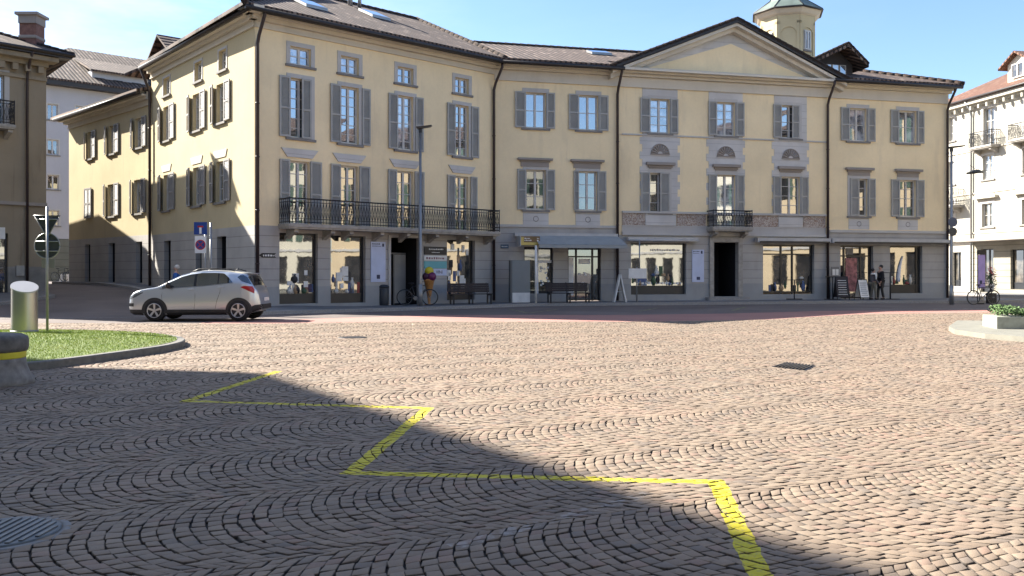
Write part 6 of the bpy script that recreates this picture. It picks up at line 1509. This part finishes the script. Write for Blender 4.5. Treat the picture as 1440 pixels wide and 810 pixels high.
spatch('pillar',M['black'],car,2.12,2.2,bl,wt,nx=2); spatch('pillar',M['black'],car,2.86,2.9,bl,wt,nx=2)
spatch('window_trim',M['steel'],car,1.05,3.36,lambda x:bl(x)-.025,lambda x:bl(x)-.004,nx=20,nz=1,off=.009)
spatch('rear_quarter_window',cg,car,3.48,3.9,lambda x:interp([(3.48,1.36),(3.62,1.24),(3.9,1.14)],x),lambda x:min(interp(TOP,x)-.06,interp([(3.48,1.38),(3.6,1.46),(3.9,1.3)],x)),off=.006)
# windscreen, rear screen
def tpatch(name,mat,x0,x1,t0,off=.006,n=12):
    mb=MB(); G=[]
    for i in range(n+1):
        x=x0+(x1-x0)*i/n; P=sec(x); row=[ev(P,t0+(10-t0)*j/6) for j in range(7)]; G.append([(x,-y,z+off) for y,z in row]+[(x,y,z+off) for y,z in row[::-1][1:]])
    for i in range(n):
        for j in range(len(G[0])-1): mb.face([G[i][j],G[i+1][j],G[i+1][j+1],G[i][j+1]],None,True)
    return mb.build(name,mat,car,local=True,merge=True)
tpatch('windscreen',cg,1.04,1.93,7.6); tpatch('rear_window',cg,3.79,3.96,7.3,.012)
spatch('rear_light',plain('red_tail_light',(.30,.006,.012),.25),car,3.6,3.99,lambda x:interp([(3.6,1.05),(3.75,.98),(3.99,.86)],x),lambda x:interp([(3.6,1.07),(3.7,1.1),(3.99,1.08)],x),off=.008)
spatch('headlight',plain('headlight_lens',(.12,.13,.14),.15,.3),car,.07,.52,lambda x:interp([(.07,.68),(.3,.76),(.52,.88)],x),lambda x:interp([(.07,.76),(.3,.86),(.52,.9)],x),off=.007)
spatch('fog_light',clad,car,.02,.22,lambda x:.46,lambda x:.56,off=.008)
# cladding
spatch('sill_cladding',clad,car,1.28,3.15,lambda x:interp(BOT,x)+.0,lambda x:.36,off=.014)
spatch('bumper_cladding',clad,car,.02,.52,lambda x:interp(BOT,x)+.002,lambda x:.36,off=.014); spatch('bumper_cladding',clad,car,3.88,4.17,lambda x:interp(BOT,x)+.002,lambda x:interp([(3.88,.44),(4.0,.5),(4.17,.52)],x),off=.014)
mb=MB(); mb.box(4.13,4.2,-.5,.5,.38,.52); mb.build('bumper_cladding',clad,car,local=True)
for cx in (.90,3.53):
    for sg in (-1,1):
        mb=MB(); w=.885; n=28
        ring=[(cx+.40*math.cos(R(-12)+R(204)*i/n),.335+.40*math.sin(R(-12)+R(204)*i/n)) for i in range(n+1)]
        f=[(x,sg*(w+.012),z) for x,z in ring]; k=[(x,sg*(w-.18),z) for x,z in ring]
        mb.face(f); 
        for i in range(n): mb.face([k[i],k[i+1],f[i+1],f[i]])
        mb.build('wheel_arch',clad,car,local=True)
        mb=MB(); c=(cx,0,.335); y0,y1=sg*(w-.2),sg*(w+.028)
        prof=[(.20,y1-.004*sg),(.225,y1),(.30,y1),(.33,y1-.025*sg),(.335,y0),(.2,y0)]
        N_=36; i0=0
        for (r0,ya),(r1,yb) in zip(prof[:-1],prof[1:]):
            for q in range(N_):
                a,b=2*math.pi*q/N_,2*math.pi*(q+1)/N_; mb.face([(cx+r0*math.cos(a),ya,.335+r0*math.sin(a)),(cx+r0*math.cos(b),ya,.335+r0*math.sin(b)),(cx+r1*math.cos(b),yb,.335+r1*math.sin(b)),(cx+r1*math.cos(a),yb,.335+r1*math.sin(a))],None,True)
        mb.face([(cx+.21*math.cos(2*math.pi*q/N_),y1-.03*sg,.335+.21*math.sin(2*math.pi*q/N_)) for q in range(N_)])
        wh=mb.build('wheel',tyre,car,local=True,merge=True)
        mb=MB(); yr=y1+.004*sg
        for q in range(5):
            a=2*math.pi*q/5+.3
            for da,rr in ((-.13,.21),(.13,.21)):
                pass
            A=[(.04,a-.7),(.215,a-.17),(.215,a+.17),(.04,a+.7)]
            mb.face([(cx+r_*math.cos(t_),yr-(.02*sg if r_<.1 else .0),.335+r_*math.sin(t_)) for r_,t_ in A])
        mb.tube([(cx+.215*math.cos(2*math.pi*q/N_),yr,.335+.215*math.sin(2*math.pi*q/N_)) for q in range(N_+1)],.014,6,cap=False); mb.tube([(cx,yr-.02*sg,.335),(cx,yr+.003*sg,.335)],.05,12)
        mb.build('rim',rim,wh,local=True)
for sg in (-1,1):
    mb=MB(); mb.tube([(2.0,sg*.60,1.54),(2.2,sg*.615,1.62),(2.8,sg*.615,1.635),(3.15,sg*.61,1.615),(3.35,sg*.60,1.56)],.018,6); mb.build('roof_rail',M['black'],car,local=True)
    mb=MB(); mb.ball((1.36,sg*.99,1.12),.12,12,8,(.7,.95,.8)); m_=mb.build('wing_mirror',clad,car,local=True)
    mb=MB(); mb.tube([(1.38,sg*.86,1.04),(1.36,sg*.95,1.06)],.025,6); mb.build('mirror_arm',clad,m_,local=True)
    for xh in (2.05,2.98): 
        mb=MB(); z=.995 if xh<2.5 else 1.06; y=sidey(xh,z)+.02; mb.tube([(xh-.09,sg*y,z-.005),(xh+.09,sg*y,z+.005)],.016,6); mb.build('door_handle',paint,car,local=True)
def seam(pts,name='panel_gap'):
    mb=MB()
    for sg in (-1,1): mb.tube([(x,sg*(sidey(x,z)+.001),z) for x,z in pts],.005,4)
    mb.build(name,M['black'],car,local=True)
seam([(1.16,.99),(1.12,.8),(1.14,.5),(1.2,.38)]); seam([(2.16,1.07),(2.17,.8),(2.16,.5),(2.14,.38)]); seam([(2.98,1.13),(2.95,.9),(2.86,.65),(2.8,.38)])
mb=MB(); mb.tube([(3.15,0,1.57),(3.3,0,1.66)],.012,6); mb.build('antenna',M['black'],car,local=True)
mb=MB(); mb.box(3.62,3.86,-.56,.56,1.475,1.5); mb.build('spoiler',paint,car,local=True,bevel=.01)
mb=MB(); mb.box(4.165,4.19,-.26,.26,.62,.73); mb.build('number_plate',M['paper'],car,local=True)
yc=26.85+.9; x0c=(184-720)/F*26.95
car.scale=(.97,.96,.985); car.location=(-11.79,yc,.004); car.rotation_euler=(0,0,R(0.5))
# ================================================================== CAMERA, SKY, SUN
cam=bpy.data.objects.new('camera',bpy.data.cameras.new('camera')); COL.objects.link(cam); sc.camera=cam
cam.location=(0,0,CH); cam.rotation_euler=(R(90),0,0); cam.data.sensor_width=36; cam.data.lens=F/1440*36; cam.data.shift_y=-(405-HZ)/1440; cam.data.clip_end=3000; cam.data.clip_start=.05
az=math.atan2(-.9135,.4067)       # clockwise from +Y
sd=Vector((-.9135*math.cos(R(el)),.4067*math.cos(R(el)),math.sin(R(el))))
sun=bpy.data.objects.new('sun',bpy.data.lights.new('sun','SUN')); COL.objects.link(sun); sun.data.energy=5.0; sun.data.angle=R(.55); sun.data.color=(1,.93,.82)
sun.rotation_euler=sd.to_track_quat('Z','Y').to_euler(); sun.location=(-20,20,40)
w=bpy.data.worlds.new('World'); sc.world=w; w.use_nodes=True; nt=w.node_tree; bg=nt.nodes['Background']
sky=N(nt,'ShaderNodeTexSky'); sky.sky_type='NISHITA'; sky.sun_disc=False; sky.sun_elevation=R(el); sky.sun_rotation=az%(2*math.pi); sky.air_density=1.0; sky.dust_density=.25; sky.ozone_density=2.2
tc=N(nt,'ShaderNodeTexCoord'); 
cl=noise(nt,2.2,7,vec=tc.outputs['Generated'],rough=.6,stretch=(1,1,3.2)); sx=N(nt,'ShaderNodeSeparateXYZ'); nt.links.new(tc.outputs['Generated'],sx.inputs[0])
left=ramp(nt,sx.outputs[0],-.12,-.5)          # more cloud towards the left of the square
cf=mathn(nt,'MULTIPLY',mathn(nt,'MULTIPLY',ramp(nt,mathn(nt,'ADD',cl,mathn(nt,'MULTIPLY',left,.2)),.5,.74),ramp(nt,sx.outputs[0],-.02,-.25)),.85,clamp=True)
cf=mathn(nt,'MAXIMUM',cf,mathn(nt,'MULTIPLY',ramp(nt,cl,.5,.75),.07))
col=mixc(nt,cf,sky.outputs[0],(5.4,5.7,6.2)); col=mixc(nt,1.0,col,(.88,.93,1.03),'MULTIPLY'); nt.links.new(col,bg.inputs[0]); bg.inputs[1].default_value=.066
sc.view_settings.view_transform='Standard'; sc.view_settings.look='None'; sc.view_settings.exposure=2.0; sc.view_settings.gamma=1; sc.view_settings.use_curve_mapping=False
sc.cycles.max_bounces=6; sc.cycles.use_denoising=True
